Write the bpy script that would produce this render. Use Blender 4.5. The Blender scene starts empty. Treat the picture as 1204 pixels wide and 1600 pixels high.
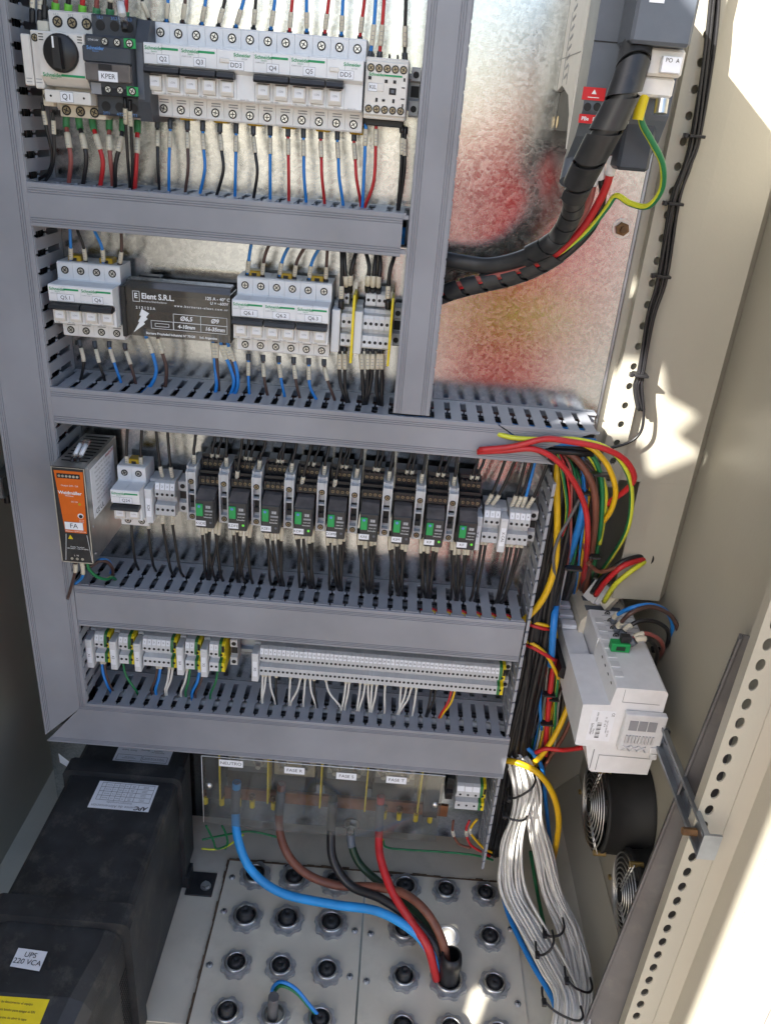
import bpy, math, random
from mathutils import Vector, Matrix
R = math.radians
scene = bpy.context.scene
COL = scene.collection
random.seed(7)

# ------------------------------------------------------------------ camera, sky, sun, exposure
CAM = Vector((.2727, -.9695, .9554)); YAW, PITCH, ROLL, FPX = .0017, .4620, .0845, 1246.2
PW, PH = 1204, 1600
_f = Vector((math.sin(YAW)*math.cos(PITCH), math.cos(YAW)*math.cos(PITCH), -math.sin(PITCH)))
_r0 = Vector((math.cos(YAW), -math.sin(YAW), 0)); _u0 = _r0.cross(_f)
_r = _r0*math.cos(ROLL) + _u0*math.sin(ROLL); _u = _u0*math.cos(ROLL) - _r0*math.sin(ROLL)
cd = bpy.data.cameras.new('camera'); cam = bpy.data.objects.new('camera', cd); COL.objects.link(cam)
cd.sensor_fit = 'VERTICAL'; cd.sensor_height = 32; cd.lens = 32*FPX/PH; cd.clip_start = .01; cd.clip_end = 3000
m = Matrix((( _r.x, _u.x, -_f.x, CAM.x), (_r.y, _u.y, -_f.y, CAM.y), (_r.z, _u.z, -_f.z, CAM.z), (0, 0, 0, 1)))
cam.matrix_world = m; scene.camera = cam

SUN_DIR = Vector((1, 1.0, -.80)).normalized()          # the way the light travels: from the left front, over the camera's shoulder
world = bpy.data.worlds.new('World'); scene.world = world; world.use_nodes = True
nt = world.node_tree; nt.nodes.clear()
sky = nt.nodes.new('ShaderNodeTexSky'); sky.sky_type = 'NISHITA'; sky.sun_disc = False
sky.sun_elevation = math.asin(-SUN_DIR.z); sky.sun_rotation = math.atan2(-SUN_DIR.x, -SUN_DIR.y)
sky.air_density = 1.0; sky.dust_density = 1.6; sky.ozone_density = 1.0
bg = nt.nodes.new('ShaderNodeBackground'); bg.inputs[1].default_value = .11
wo = nt.nodes.new('ShaderNodeOutputWorld'); nt.links.new(sky.outputs[0], bg.inputs[0]); nt.links.new(bg.outputs[0], wo.inputs[0])
sl = bpy.data.lights.new('sun', 'SUN'); sl.energy = 5.0; sl.angle = R(.55); sl.color = (1, .95, .87)
sun = bpy.data.objects.new('sun', sl); COL.objects.link(sun)
sun.rotation_euler = SUN_DIR.to_track_quat('-Z', 'Y').to_euler(); sun.location = (-3, -3, 4)
scene.view_settings.view_transform = 'Standard'; scene.view_settings.look = 'None'
scene.view_settings.exposure = 1.95; scene.view_settings.gamma = 1.0; scene.view_settings.use_curve_mapping = False

def at(px, py, Y=None, Z=None, X=None):
    """the point of the place seen at a photo pixel, on the plane y=Y, z=Z or x=X"""
    d = _f + _r*((px-PW/2)/FPX) + _u*((PH/2-py)/FPX)
    if Y is not None: t = (Y-CAM.y)/d.y
    elif Z is not None: t = (Z-CAM.z)/d.z
    else: t = (X-CAM.x)/d.x
    return CAM + d*t

# ------------------------------------------------------------------ materials
MAT = {}
def mat(name, col, rough=.5, metal=0, var=.06, vscale=60, bump=0, bscale=400, dirt=0, alpha=None, trans=0, emit=0, ior=1.45, coat=0, spec=None):
    m = bpy.data.materials.new(name); m.use_nodes = True; n = m.node_tree; b = n.nodes['Principled BSDF']
    b.inputs['Roughness'].default_value = rough; b.inputs['Metallic'].default_value = metal; b.inputs['IOR'].default_value = ior
    c = (col[0], col[1], col[2], 1); b.inputs['Base Color'].default_value = c
    if spec is not None: b.inputs['Specular IOR Level'].default_value = spec
    if trans: b.inputs['Transmission Weight'].default_value = trans
    if alpha is not None: b.inputs['Alpha'].default_value = alpha
    if coat: b.inputs['Coat Weight'].default_value = coat
    if emit: b.inputs['Emission Color'].default_value = c; b.inputs['Emission Strength'].default_value = emit
    geo = n.nodes.new('ShaderNodeNewGeometry')
    if var:
        t = n.nodes.new('ShaderNodeTexNoise'); t.inputs['Scale'].default_value = vscale; t.inputs['Detail'].default_value = 5
        n.links.new(geo.outputs['Position'], t.inputs['Vector'])
        mx = n.nodes.new('ShaderNodeMix'); mx.data_type = 'RGBA'
        mx.inputs[6].default_value = tuple(max(0, v*(1-var*2)) for v in col)+(1,)
        mx.inputs[7].default_value = tuple(min(1, v*(1+var)) for v in col)+(1,)
        cr = n.nodes.new('ShaderNodeMapRange'); cr.inputs[1].default_value = .3; cr.inputs[2].default_value = .7
        n.links.new(t.outputs['Fac'], cr.inputs[0]); n.links.new(cr.outputs[0], mx.inputs[0])
        last = mx.outputs[2]
        if dirt:                                       # grime specks and smears with a shape of their own
            t2 = n.nodes.new('ShaderNodeTexNoise'); t2.inputs['Scale'].default_value = 22; t2.inputs['Detail'].default_value = 9; t2.inputs['Roughness'].default_value = .75
            n.links.new(geo.outputs['Position'], t2.inputs['Vector'])
            r2 = n.nodes.new('ShaderNodeMapRange'); r2.inputs[1].default_value = .52; r2.inputs[2].default_value = .72; r2.inputs[4].default_value = dirt
            n.links.new(t2.outputs['Fac'], r2.inputs[0])
            m2 = n.nodes.new('ShaderNodeMix'); m2.data_type = 'RGBA'; m2.inputs[7].default_value = (.30, .27, .22, 1)
            n.links.new(r2.outputs[0], m2.inputs[0]); n.links.new(last, m2.inputs[6]); last = m2.outputs[2]
        n.links.new(last, b.inputs['Base Color'])
        rr = n.nodes.new('ShaderNodeMapRange'); rr.inputs[3].default_value = max(.03, rough-.07); rr.inputs[4].default_value = min(1, rough+.09)
        n.links.new(t.outputs['Fac'], rr.inputs[0]); n.links.new(rr.outputs[0], b.inputs['Roughness'])
    if bump:
        t3 = n.nodes.new('ShaderNodeTexNoise'); t3.inputs['Scale'].default_value = bscale; t3.inputs['Detail'].default_value = 3
        n.links.new(geo.outputs['Position'], t3.inputs['Vector'])
        bp = n.nodes.new('ShaderNodeBump'); bp.inputs['Strength'].default_value = bump; bp.inputs['Distance'].default_value = .0006
        n.links.new(t3.outputs['Fac'], bp.inputs['Height']); n.links.new(bp.outputs[0], b.inputs['Normal'])
    MAT[name] = m; return m

mat('duct', (.285, .298, .330), .44, var=.05, vscale=18, bump=.05, bscale=900, dirt=.14)
mat('duct_lid', (.248, .258, .290), .40, var=.09, vscale=9, bump=.08, bscale=500, dirt=.17)
mat('white', (.70, .71, .72), .38, var=.03, dirt=.07)
mat('white_warm', (.66, .64, .60), .42, var=.04, dirt=.12)
mat('cream', (.66, .61, .50), .42, var=.05, dirt=.15)
mat('term', (.50, .51, .52), .45, var=.05, dirt=.12)
mat('term_lt', (.60, .61, .62), .45, var=.04, dirt=.08)
mat('hole', (.012, .012, .013), .6, var=0)
mat('black', (.014, .014, .016), .38, var=.1, bump=.1)
mat('black_matt', (.020, .021, .023), .55, var=.15, dirt=.10)
mat('fan_black', (.010, .010, .010), .65, var=.2)
mat('slate', (.040, .048, .062), .42, var=.06, dirt=.06)
mat('slate_lt', (.10, .115, .14), .40, var=.05, dirt=.05)
mat('relay', (.028, .030, .033), .35, var=.05)
mat('smoke', (.13, .118, .116), .16, var=.15, alpha=.92)
mat('lid_old', (.115, .112, .115), .45, var=.12, vscale=14, dirt=.2)
mat('ink', (.02, .02, .022), .5, var=0)
mat('ink_grey', (.25, .26, .28), .5, var=0)
mat('print_white', (.72, .74, .76), .5, var=0)
mat('print_blue', (.10, .25, .55), .5, var=0)
mat('sticker', (.74, .76, .80), .45, var=.02)
mat('green_print', (.01, .27, .10), .45, var=.03)
mat('green', (.015, .30, .08), .4, var=.05)
mat('green_led', (.10, .55, .05), .3, var=0, emit=.12)
mat('green_pl', (.05, .22, .09), .4, var=.05)
mat('lime_pl', (.16, .50, .05), .4, var=.05)
mat('term_green', (.03, .17, .05), .4, var=.05)
mat('yellow', (.72, .56, .01), .42, var=.05)
mat('amber', (.42, .27, .01), .4, var=.1)
mat('orange', (.60, .115, .004), .45, var=.03, dirt=.05)
mat('red_label', (.55, .02, .025), .4, var=.03)
mat('brass', (.52, .38, .16), .32, 1, var=.1)
mat('brass_dull', (.30, .25, .17), .42, 1, var=.15)
mat('steel', (.55, .55, .54), .33, 1, var=.1, bump=.08)
mat('zinc', (.36, .39, .43), .42, 1, var=.12, vscale=30, bump=.1)
mat('nut_cast', (.42, .43, .44), .55, .7, var=.15, vscale=90, bump=.5, bscale=500, dirt=.2)
mat('rust', (.20, .11, .05), .7, .3, var=.25, bump=.4)
mat('copper', (.34, .155, .085), .38, .9, var=.2, vscale=25, dirt=.3)
mat('silver_bar', (.62, .58, .48), .35, 1, var=.1)
mat('alu', (.60, .60, .58), .38, 1, var=.06, bump=.06)
mat('sleeve', (.58, .54, .43), .5, var=.06, dirt=.15)
mat('w_black', (.012, .012, .014), .34, var=.1, dirt=.06)
mat('w_blue', (.018, .19, .56), .34, var=.05, dirt=.05)
mat('w_sky', (.02, .28, .68), .46, var=.10, vscale=25, dirt=.10)
mat('w_brown', (.075, .042, .036), .38, var=.08, dirt=.08)
mat('w_brick', (.16, .055, .034), .48, var=.12, dirt=.12)
mat('w_rose', (.27, .075, .065), .38, var=.08, dirt=.06)
mat('w_red', (.46, .018, .022), .40, var=.08, dirt=.07)
mat('w_white', (.62, .61, .57), .42, var=.05, dirt=.10)
mat('w_yellow', (.66, .40, .01), .36, var=.05, dirt=.04)
mat('w_green', (.012, .16, .055), .36, var=.05)
mat('w_dkgreen', (.012, .035, .018), .36, var=.05)
mat('w_lime', (.55, .58, .04), .36, var=.05)
mat('w_grey', (.10, .10, .105), .4, var=.1)
mat('corrugated', (.025, .026, .028), .38, var=.15, dirt=.14)
mat('ups', (.024, .026, .029), .46, var=.25, vscale=25, bump=.35, bscale=1200, dirt=.20)
mat('paint', (.37, .352, .295), .30, var=.03, vscale=6, bump=.22, bscale=260, dirt=.05)
mat('paint_floor', (.60, .56, .46), .38, var=.06, vscale=10, bump=.2, bscale=220, dirt=.22)
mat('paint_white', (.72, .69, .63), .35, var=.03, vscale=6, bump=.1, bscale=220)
mat('dirt_line', (.12, .08, .05), .9, var=.3)
mat('skin', (.45, .26, .18), .5, var=.05)
mat('cloth_red', (.50, .015, .02), .8, var=.1)
mat('cloth_lime', (.50, .60, .02), .7, var=.05)
mat('cloth_dark', (.03, .035, .06), .8, var=.1)

def clear(name, tint, haze, hazecol, gl=.9, ior=.05):
    m = bpy.data.materials.new(name); m.use_nodes = True; n = m.node_tree; n.nodes.clear(); L = n.links.new
    out = n.nodes.new('ShaderNodeOutputMaterial'); tr = n.nodes.new('ShaderNodeBsdfTransparent'); tr.inputs[0].default_value = tint+(1,)
    gs = n.nodes.new('ShaderNodeBsdfGlossy'); gs.inputs['Roughness'].default_value = .06; gs.inputs['Color'].default_value = (gl, gl, gl, 1)
    df = n.nodes.new('ShaderNodeBsdfDiffuse'); df.inputs[0].default_value = hazecol+(1,)
    geo = n.nodes.new('ShaderNodeNewGeometry'); nz = n.nodes.new('ShaderNodeTexNoise'); nz.inputs['Scale'].default_value = 26; nz.inputs['Detail'].default_value = 8; L(geo.outputs['Position'], nz.inputs['Vector'])
    mr = n.nodes.new('ShaderNodeMapRange'); mr.inputs[1].default_value = .35; mr.inputs[2].default_value = .75; mr.inputs[3].default_value = haze*.5; mr.inputs[4].default_value = haze*1.8; L(nz.outputs['Fac'], mr.inputs[0])
    bp = n.nodes.new('ShaderNodeBump'); bp.inputs['Strength'].default_value = .08; bp.inputs['Distance'].default_value = .002; nb = n.nodes.new('ShaderNodeTexNoise'); nb.inputs['Scale'].default_value = 9; L(geo.outputs['Position'], nb.inputs['Vector']); L(nb.outputs['Fac'], bp.inputs['Height']); L(bp.outputs[0], gs.inputs['Normal'])
    lw = n.nodes.new('ShaderNodeLayerWeight'); lw.inputs[0].default_value = .5; pw_ = n.nodes.new('ShaderNodeMath'); pw_.operation = 'POWER'; pw_.inputs[1].default_value = 4; L(lw.outputs['Facing'], pw_.inputs[0]); fr = n.nodes.new('ShaderNodeMath'); fr.operation = 'MULTIPLY_ADD'; fr.inputs[1].default_value = .7; fr.inputs[2].default_value = ior; L(pw_.outputs[0], fr.inputs[0])
    m1 = n.nodes.new('ShaderNodeMixShader'); L(mr.outputs[0], m1.inputs[0]); L(tr.outputs[0], m1.inputs[1]); L(df.outputs[0], m1.inputs[2])
    m2 = n.nodes.new('ShaderNodeMixShader'); L(fr.outputs[0], m2.inputs[0]); L(m1.outputs[0], m2.inputs[1]); L(gs.outputs[0], m2.inputs[2]); L(m2.outputs[0], out.inputs['Surface']); MAT[name] = m
clear('clear', (.93, .94, .94), .08, (.6, .6, .6)); clear('clear_dirty', (.88, .88, .86), .045, (.40, .40, .38), ior=.075); clear('smoke_lt', (.46, .44, .43), .16, (.12, .115, .11), ior=.06)

def galv():                                             # hot-dip galvanised sheet with zinc spangle
    m = mat('galv', (.50, .505, .50), .33, 1, var=0); n = m.node_tree; b = n.nodes['Principled BSDF']
    geo = n.nodes.new('ShaderNodeNewGeometry')
    nz = n.nodes.new('ShaderNodeTexNoise'); nz.inputs['Scale'].default_value = 45; nz.inputs['Detail'].default_value = 3
    n.links.new(geo.outputs['Position'], nz.inputs['Vector'])
    add = n.nodes.new('ShaderNodeMix'); add.data_type = 'VECTOR'; add.inputs[0].default_value = .012
    n.links.new(geo.outputs['Position'], add.inputs[4]); n.links.new(nz.outputs['Color'], add.inputs[5])
    vo = n.nodes.new('ShaderNodeTexVoronoi'); vo.inputs['Scale'].default_value = 300; vo.inputs['Randomness'].default_value = 1
    n.links.new(add.outputs[1], vo.inputs['Vector'])
    sp = n.nodes.new('ShaderNodeSeparateColor'); n.links.new(vo.outputs['Color'], sp.inputs[0])
    nf = n.nodes.new('ShaderNodeTexNoise'); nf.inputs['Scale'].default_value = 620; nf.inputs['Detail'].default_value = 5; nf.inputs['Roughness'].default_value = .7
    n.links.new(geo.outputs['Position'], nf.inputs['Vector'])
    mul = n.nodes.new('ShaderNodeMath'); mul.operation = 'MULTIPLY_ADD'; mul.inputs[1].default_value = 1.0; 
    hv = n.nodes.new('ShaderNodeMath'); hv.operation = 'MULTIPLY'; hv.inputs[1].default_value = .5; n.links.new(sp.outputs[0], hv.inputs[0])
    n.links.new(nf.outputs['Fac'], mul.inputs[0]); n.links.new(hv.outputs[0], mul.inputs[2])
    mr = n.nodes.new('ShaderNodeMapRange'); mr.inputs[1].default_value = .2; mr.inputs[2].default_value = 1.3; mr.inputs[3].default_value = .11; mr.inputs[4].default_value = .23
    n.links.new(mul.outputs[0], mr.inputs[0]); n.links.new(mr.outputs[0], b.inputs['Roughness'])
    mc = n.nodes.new('ShaderNodeMix'); mc.data_type = 'RGBA'; mc.inputs[6].default_value = (.34, .355, .365, 1); mc.inputs[7].default_value = (.62, .635, .645, 1)
    mf = n.nodes.new('ShaderNodeMapRange'); mf.inputs[1].default_value = .2; mf.inputs[2].default_value = 1.3
    n.links.new(mul.outputs[0], mf.inputs[0]); n.links.new(mf.outputs[0], mc.inputs[0]); n.links.new(mc.outputs[2], b.inputs['Base Color'])
    bp = n.nodes.new('ShaderNodeBump'); bp.inputs['Strength'].default_value = .11; bp.inputs['Distance'].default_value = .0006
    n.links.new(mul.outputs[0], bp.inputs['Height']); n.links.new(bp.outputs[0], b.inputs['Normal'])
galv()

def ground_mat():
    m = mat('sandy_ground', (.30, .275, .225), .95, var=.18, vscale=3, bump=.6, bscale=60, dirt=.1)
ground_mat()

# ------------------------------------------------------------------ mesh helpers
class MB:
    def __init__(s): s.v = []; s.f = []; s.mi = []; s.sm = []
    def add(s, vs, fs, mi=0, smooth=False):
        o = len(s.v); s.v += [Vector(v) for v in vs]
        for f in fs: s.f.append(tuple(i+o for i in f)); s.mi.append(mi); s.sm.append(smooth)
        return s
    def box(s, x0, x1, y0, y1, z0, z1, mi=0):
        x0, x1 = sorted((x0, x1)); y0, y1 = sorted((y0, y1)); z0, z1 = sorted((z0, z1))
        v = [(x, y, z) for x in (x0, x1) for y in (y0, y1) for z in (z0, z1)]
        return s.add(v, [(0, 1, 3, 2), (4, 6, 7, 5), (0, 4, 5, 1), (2, 3, 7, 6), (0, 2, 6, 4), (1, 5, 7, 3)], mi)
    def cbox(s, x0, x1, y0, y1, z0, z1, c=.0008, mi=0):
        lo = (min(x0, x1), min(y0, y1), min(z0, z1)); hi = (max(x0, x1), max(y0, y1), max(z0, z1))
        vs = []; idx = {}
        for sx in (0, 1):
            for sy in (0, 1):
                for sz in (0, 1):
                    sg = (sx, sy, sz)
                    for ax in range(3):
                        p = []
                        for k in range(3):
                            b = hi[k] if sg[k] else lo[k]
                            if k != ax: b += -c if sg[k] else c
                            p.append(b)
                        idx[(sg, ax)] = len(vs); vs.append(p)
        fs = []
        for ax in range(3):
            a, b = [k for k in range(3) if k != ax]
            for sd in (0, 1):
                q = []
                for (u, w) in ((0, 0), (1, 0), (1, 1), (0, 1)):
                    sg = [0]*3; sg[ax] = sd; sg[a] = u; sg[b] = w; q.append(idx[(tuple(sg), ax)])
                fs.append(q)
            for u in (0, 1):
                for w in (0, 1):
                    g0 = [0]*3; g0[a] = u; g0[b] = w; g0[ax] = 0; g1 = list(g0); g1[ax] = 1
                    g0, g1 = tuple(g0), tuple(g1)
                    fs.append([idx[(g0, a)], idx[(g1, a)], idx[(g1, b)], idx[(g0, b)]])
        for sx in (0, 1):
            for sy in (0, 1):
                for sz in (0, 1): fs.append([idx[((sx, sy, sz), k)] for k in range(3)])
        return s.add(vs, fs, mi)
    def prism(s, poly, axis, a0, a1, mi=0):
        """poly: 2-D outline in the two other axes (x:(y,z)  y:(x,z)  z:(x,y)), extruded from a0 to a1"""
        n = len(poly); vs = []
        for a in (a0, a1):
            for (p, q) in poly: vs.append({'x': (a, p, q), 'y': (p, a, q), 'z': (p, q, a)}[axis])
        fs = [tuple(range(n)), tuple(range(n, 2*n))[::-1]] + [(i, i+n, (i+1) % n+n, (i+1) % n) for i in range(n)]
        return s.add(vs, fs, mi)
    def cyl(s, p0, p1, r0, r1=None, n=12, mi=0, smooth=True, cap0=True, cap1=True, phase=0):
        p0, p1 = Vector(p0), Vector(p1); r1 = r0 if r1 is None else r1; d = (p1-p0).normalized()
        a = d.orthogonal().normalized(); b = d.cross(a); vs = []
        for p, r in ((p0, r0), (p1, r1)):
            for k in range(n):
                t = 2*math.pi*k/n+phase; vs.append(p+(a*math.cos(t)+b*math.sin(t))*r)
        s.add(vs, [(k, (k+1) % n, (k+1) % n+n, k+n) for k in range(n)], mi, smooth)
        if cap0: s.add(vs[:n], [tuple(range(n))[::-1]], mi)
        if cap1: s.add(vs[n:], [tuple(range(n))], mi)
        return s
    def lathe(s, org, axis, prof, n=16, mi=0, smooth=True, phase=0):
        org = Vector(org); d = Vector(axis).normalized(); a = d.orthogonal().normalized(); b = d.cross(a); vs = []; m = len(prof)
        for (r, h) in prof:
            for k in range(n):
                t = 2*math.pi*k/n+phase; vs.append(org+d*h+(a*math.cos(t)+b*math.sin(t))*r)
        fs = [(i*n+k, i*n+(k+1) % n, (i+1)*n+(k+1) % n, (i+1)*n+k) for i in range(m-1) for k in range(n)]
        return s.add(vs, fs, mi, smooth)
    def disc(s, c, nrm, r, n=12, mi=0):
        c = Vector(c); d = Vector(nrm).normalized(); a = d.orthogonal().normalized(); b = d.cross(a)
        return s.add([c+(a*math.cos(2*math.pi*k/n)+b*math.sin(2*math.pi*k/n))*r for k in range(n)], [tuple(range(n))], mi)
    def tube(s, pts, r, n=8, mi=0, cap=True, mfun=None, rfun=None):
        pts = [Vector(p) for p in pts]; fr = frames(pts); vs = []
        for i, (p, (a, b)) in enumerate(zip(pts, fr)):
            rr = rfun(i/(len(pts)-1)) if rfun else r
            for k in range(n):
                t = 2*math.pi*k/n; vs.append(p+(a*math.cos(t)+b*math.sin(t))*rr)
        for i in range(len(pts)-1):
            for k in range(n):
                pass
        o = len(s.v); s.v += vs
        for i in range(len(pts)-1):
            for k in range(n):
                s.f.append((o+i*n+k, o+i*n+(k+1) % n, o+(i+1)*n+(k+1) % n, o+(i+1)*n+k)); s.mi.append(mfun(k) if mfun else mi); s.sm.append(True)
        if cap:
            s.f.append(tuple(o+k for k in range(n))[::-1]); s.mi.append(mi); s.sm.append(False)
            e = o+(len(pts)-1)*n; s.f.append(tuple(e+k for k in range(n))); s.mi.append(mi); s.sm.append(False)
        return s
    def mesh(s, name, mats, off=Vector()):
        me = bpy.data.meshes.new(name); me.from_pydata([v-off for v in s.v], [], s.f)
        for m in (mats if isinstance(mats, (list, tuple)) else [mats]): me.materials.append(MAT[m])
        me.polygons.foreach_set('material_index', s.mi); me.polygons.foreach_set('use_smooth', s.sm)
        me.update(); return me
    def build(s, name, mats, parent=None):
        off = WL[parent.name] if parent else Vector()
        o = bpy.data.objects.new(name, s.mesh(name, mats, off)); COL.objects.link(o); o.parent = parent; WL[o.name] = off.copy(); return o

WL = {}
def frames(pts):
    ts = []
    for i in range(len(pts)):
        d = pts[min(i+1, len(pts)-1)]-pts[max(i-1, 0)]; ts.append(d.normalized() if d.length > 1e-9 else Vector((0, 0, 1)))
    a = ts[0].orthogonal().normalized(); out = []
    for t in ts:
        a = a-t*a.dot(t); a = a.normalized() if a.length > 1e-6 else t.orthogonal().normalized(); out.append((a, t.cross(a)))
    return out
def spline(pts, n=6):
    pts = [Vector(p) for p in pts]
    if len(pts) < 3: return pts
    P = [pts[0]*2-pts[1]]+pts+[pts[-1]*2-pts[-2]]; out = []
    for i in range(1, len(P)-2):
        a, b, c, d = P[i-1], P[i], P[i+1], P[i+2]
        for k in range(n):
            t = k/n; out.append(.5*((2*b)+(c-a)*t+(2*a-5*b+4*c-d)*t*t+(3*b-a-3*c+d)*t**3))
    out.append(pts[-1]); return out
def cut(pts, s0, s1):
    """the stretch of a polyline between lengths s0 and s1 (negative: from the end)"""
    L = [0]
    for i in range(1, len(pts)): L.append(L[-1]+(pts[i]-pts[i-1]).length)
    T = L[-1]; s0 = s0+T if s0 < 0 else s0; s1 = s1+T if s1 < 0 else s1; s0 = max(0, min(T, s0)); s1 = max(0, min(T, s1))
    def pt(s):
        for i in range(1, len(L)):
            if L[i] >= s-1e-9: return pts[i-1].lerp(pts[i], (s-L[i-1])/max(1e-9, L[i]-L[i-1]))
        return pts[-1]
    mid = [pts[i] for i in range(len(pts)) if s0 < L[i] < s1]
    return [pt(s0)]+mid+[pt(s1)], T

def thing(name, label, cat, loc=(0, 0, 0), group=None):
    o = bpy.data.objects.new(name, None); COL.objects.link(o); o.location = loc; o.empty_display_size = .01
    WL[o.name] = Vector(loc); tag(o, label, cat, group); return o
def tag(o, label, cat, group=None, kind=None):
    o['label'] = label; o['category'] = cat
    if group: o['group'] = group
    if kind: o['kind'] = kind
    return o
CACHE = {}
def inst(key, fn, name, mats, parent, loc, rot=None):
    """an object sharing cached mesh data, at a place in the world"""
    if key not in CACHE: b = MB(); fn(b); CACHE[key] = b.mesh(name, mats)
    o = bpy.data.objects.new(name, CACHE[key]); COL.objects.link(o); o.parent = parent
    o.location = Vector(loc)-(WL[parent.name] if parent else Vector()); WL[o.name] = Vector(loc)
    if rot: o.rotation_euler = rot
    return o
FRONT = (R(90), 0, 0); TOP = (0, 0, 0); LEFT = (R(90), 0, R(-90)); RIGHTF = (R(90), 0, R(90))
def text(s, size, mt, parent, loc, rot=FRONT, name='lettering', sx=1.0, align='CENTER', bold=0, shear=0):
    key = ('txt', s, size, mt, sx, align, bold, shear)
    if key not in CACHE:
        c = bpy.data.curves.new('lettering', 'FONT'); c.body = s; c.size = size; c.align_x = align; c.align_y = 'CENTER'; c.offset = bold; c.shear = shear; c.resolution_u = 3
        c.space_line = .95
        t = bpy.data.objects.new('lettering_tmp', c); COL.objects.link(t)
        dg = bpy.context.evaluated_depsgraph_get(); me = bpy.data.meshes.new_from_object(t.evaluated_get(dg))
        for v in me.vertices: v.co.x *= sx
        me.materials.clear(); me.materials.append(MAT[mt]); me.name = 'lettering'
        bpy.data.objects.remove(t); bpy.data.curves.remove(c); CACHE[key] = me
    o = bpy.data.objects.new(name, CACHE[key]); COL.objects.link(o); o.parent = parent
    o.location = Vector(loc)-WL[parent.name]; o.rotation_euler = rot; WL[o.name] = Vector(loc); return o
def ordn(i): return str(i)+('th' if 10 <= i % 100 <= 20 else {1: 'st', 2: 'nd', 3: 'rd'}.get(i % 10, 'th'))
ORD = ['first', 'second', 'third', 'fourth', 'fifth', 'sixth', 'seventh', 'eighth', 'ninth', 'tenth', 'eleventh', 'twelfth', 'thirteenth']

def holed(b, org, eu, ev, cells, thick, mi=0, n=10):
    """sheet made of rectangular cells, each with an oval hole or none; org + u*eu + v*ev; thickness along eu x ev"""
    org, eu, ev = Vector(org), Vector(eu), Vector(ev); w = eu.cross(ev).normalized()*thick
    for (u0, u1, v0, v1, hole) in cells:
        P = lambda u, v, k: org+eu*u+ev*v+w*k
        if not hole:
            vs = [P(u, v, k) for k in (0, 1) for (u, v) in ((u0, v0), (u1, v0), (u1, v1), (u0, v1))]
            b.add(vs, [(3, 2, 1, 0), (4, 5, 6, 7), (0, 1, 5, 4), (1, 2, 6, 5), (2, 3, 7, 6), (3, 0, 4, 7)], mi); continue
        cu, cv, ru, rv = hole; nn = 12; out = []; inn = []
        for k in range(nn):
            t = 2*math.pi*(k+.5)/nn; c, s_ = math.cos(t), math.sin(t); inn.append((cu+ru*c, cv+rv*s_))
            mx = min(((u1-cu) if c > 0 else (cu-u0))/max(1e-9, abs(c)), ((v1-cv) if s_ > 0 else (cv-v0))/max(1e-9, abs(s_)))
            out.append((cu+c*mx, cv+s_*mx))
        vs = [P(u, v, 0) for u, v in out]+[P(u, v, 0) for u, v in inn]+[P(u, v, 1) for u, v in out]+[P(u, v, 1) for u, v in inn]
        fs = []
        for k in range(nn):
            j = (k+1) % nn; fs += [(k, k+nn, j+nn, j), (2*nn+k, 2*nn+j, 3*nn+j, 3*nn+k), (nn+k, 3*nn+k, 3*nn+j, nn+j)]
        b.add(vs, fs, mi)
        # corners of the cell outside the ring of quads
        cor = [(u1, v1), (u0, v1), (u0, v0), (u1, v0)]
        for (pu, pv) in cor:
            near = sorted(range(nn), key=lambda k: (out[k][0]-pu)**2+(out[k][1]-pv)**2)[:2]
            for kk, flip in ((0, False), (1, True)):
                tri = [P(pu, pv, kk), P(*out[near[0]], kk), P(*out[near[1]], kk)]; b.add(tri, [(0, 1, 2)], mi)
# ------------------------------------------------------------------ the setting: ground outside, cabinet, mounting plate
FZ = -.2; XL, XR, YB, YF, ZT = -.31, .690, .20, -.30, 1.80
b = MB(); b.add([(-400, -400, -.55), (400, -400, -.55), (400, 400, -.55), (-400, 400, -.55)], [(0, 1, 2, 3)])
g = b.build('ground', 'sandy_ground'); g['kind'] = 'structure'; g['label'] = 'sandy open ground outside the cabinet'

cabT = thing('electrical_cabinet', 'beige painted steel cabinet enclosing the whole wiring panel', 'cabinet', (.17, -.1, FZ))
MB().box(XL, XR, YB, YB+.002, FZ, ZT).build('back_wall', 'paint', cabT)
MB().box(XL-.002, XL, YF, YB+.002, FZ-.34, ZT).build('side_wall', 'paint', cabT)
MB().box(XR, XR+.002, YF, YB+.002, FZ-.34, ZT).build('side_wall', 'paint', cabT)
MB().box(XL-.002, XR+.002, YF, YB+.002, ZT, ZT+.003).build('roof', 'paint', cabT)
# floor: frame around the gland-plate opening
GX0, GX1, GX2, GY0, GY1 = .060, .293, .540, -.325, -.028
b = MB(); b.box(XL, GX0+.012, YF, YB, FZ-.003, FZ); b.box(GX2-.012, XR, YF, YB, FZ-.003, FZ)
b.box(GX0+.012, GX2-.012, GY1-.012, YB, FZ-.003, FZ); b.box(GX0+.012, GX2-.012, YF, GY0+.008, FZ-.003, FZ)
b.build('floor_panel', 'paint_floor', cabT)
MB().box(XL, XR, YF, YF+.002, FZ-.34, FZ-.004).build('plinth', 'paint', cabT)
# sill along the foot of the right wall
MB().prism([(.650, FZ+.0002), (.689, FZ+.0002), (.689, FZ+.045)], 'y', YF+.012, YB-.001).build('floor_seam', 'paint', cabT)
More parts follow.
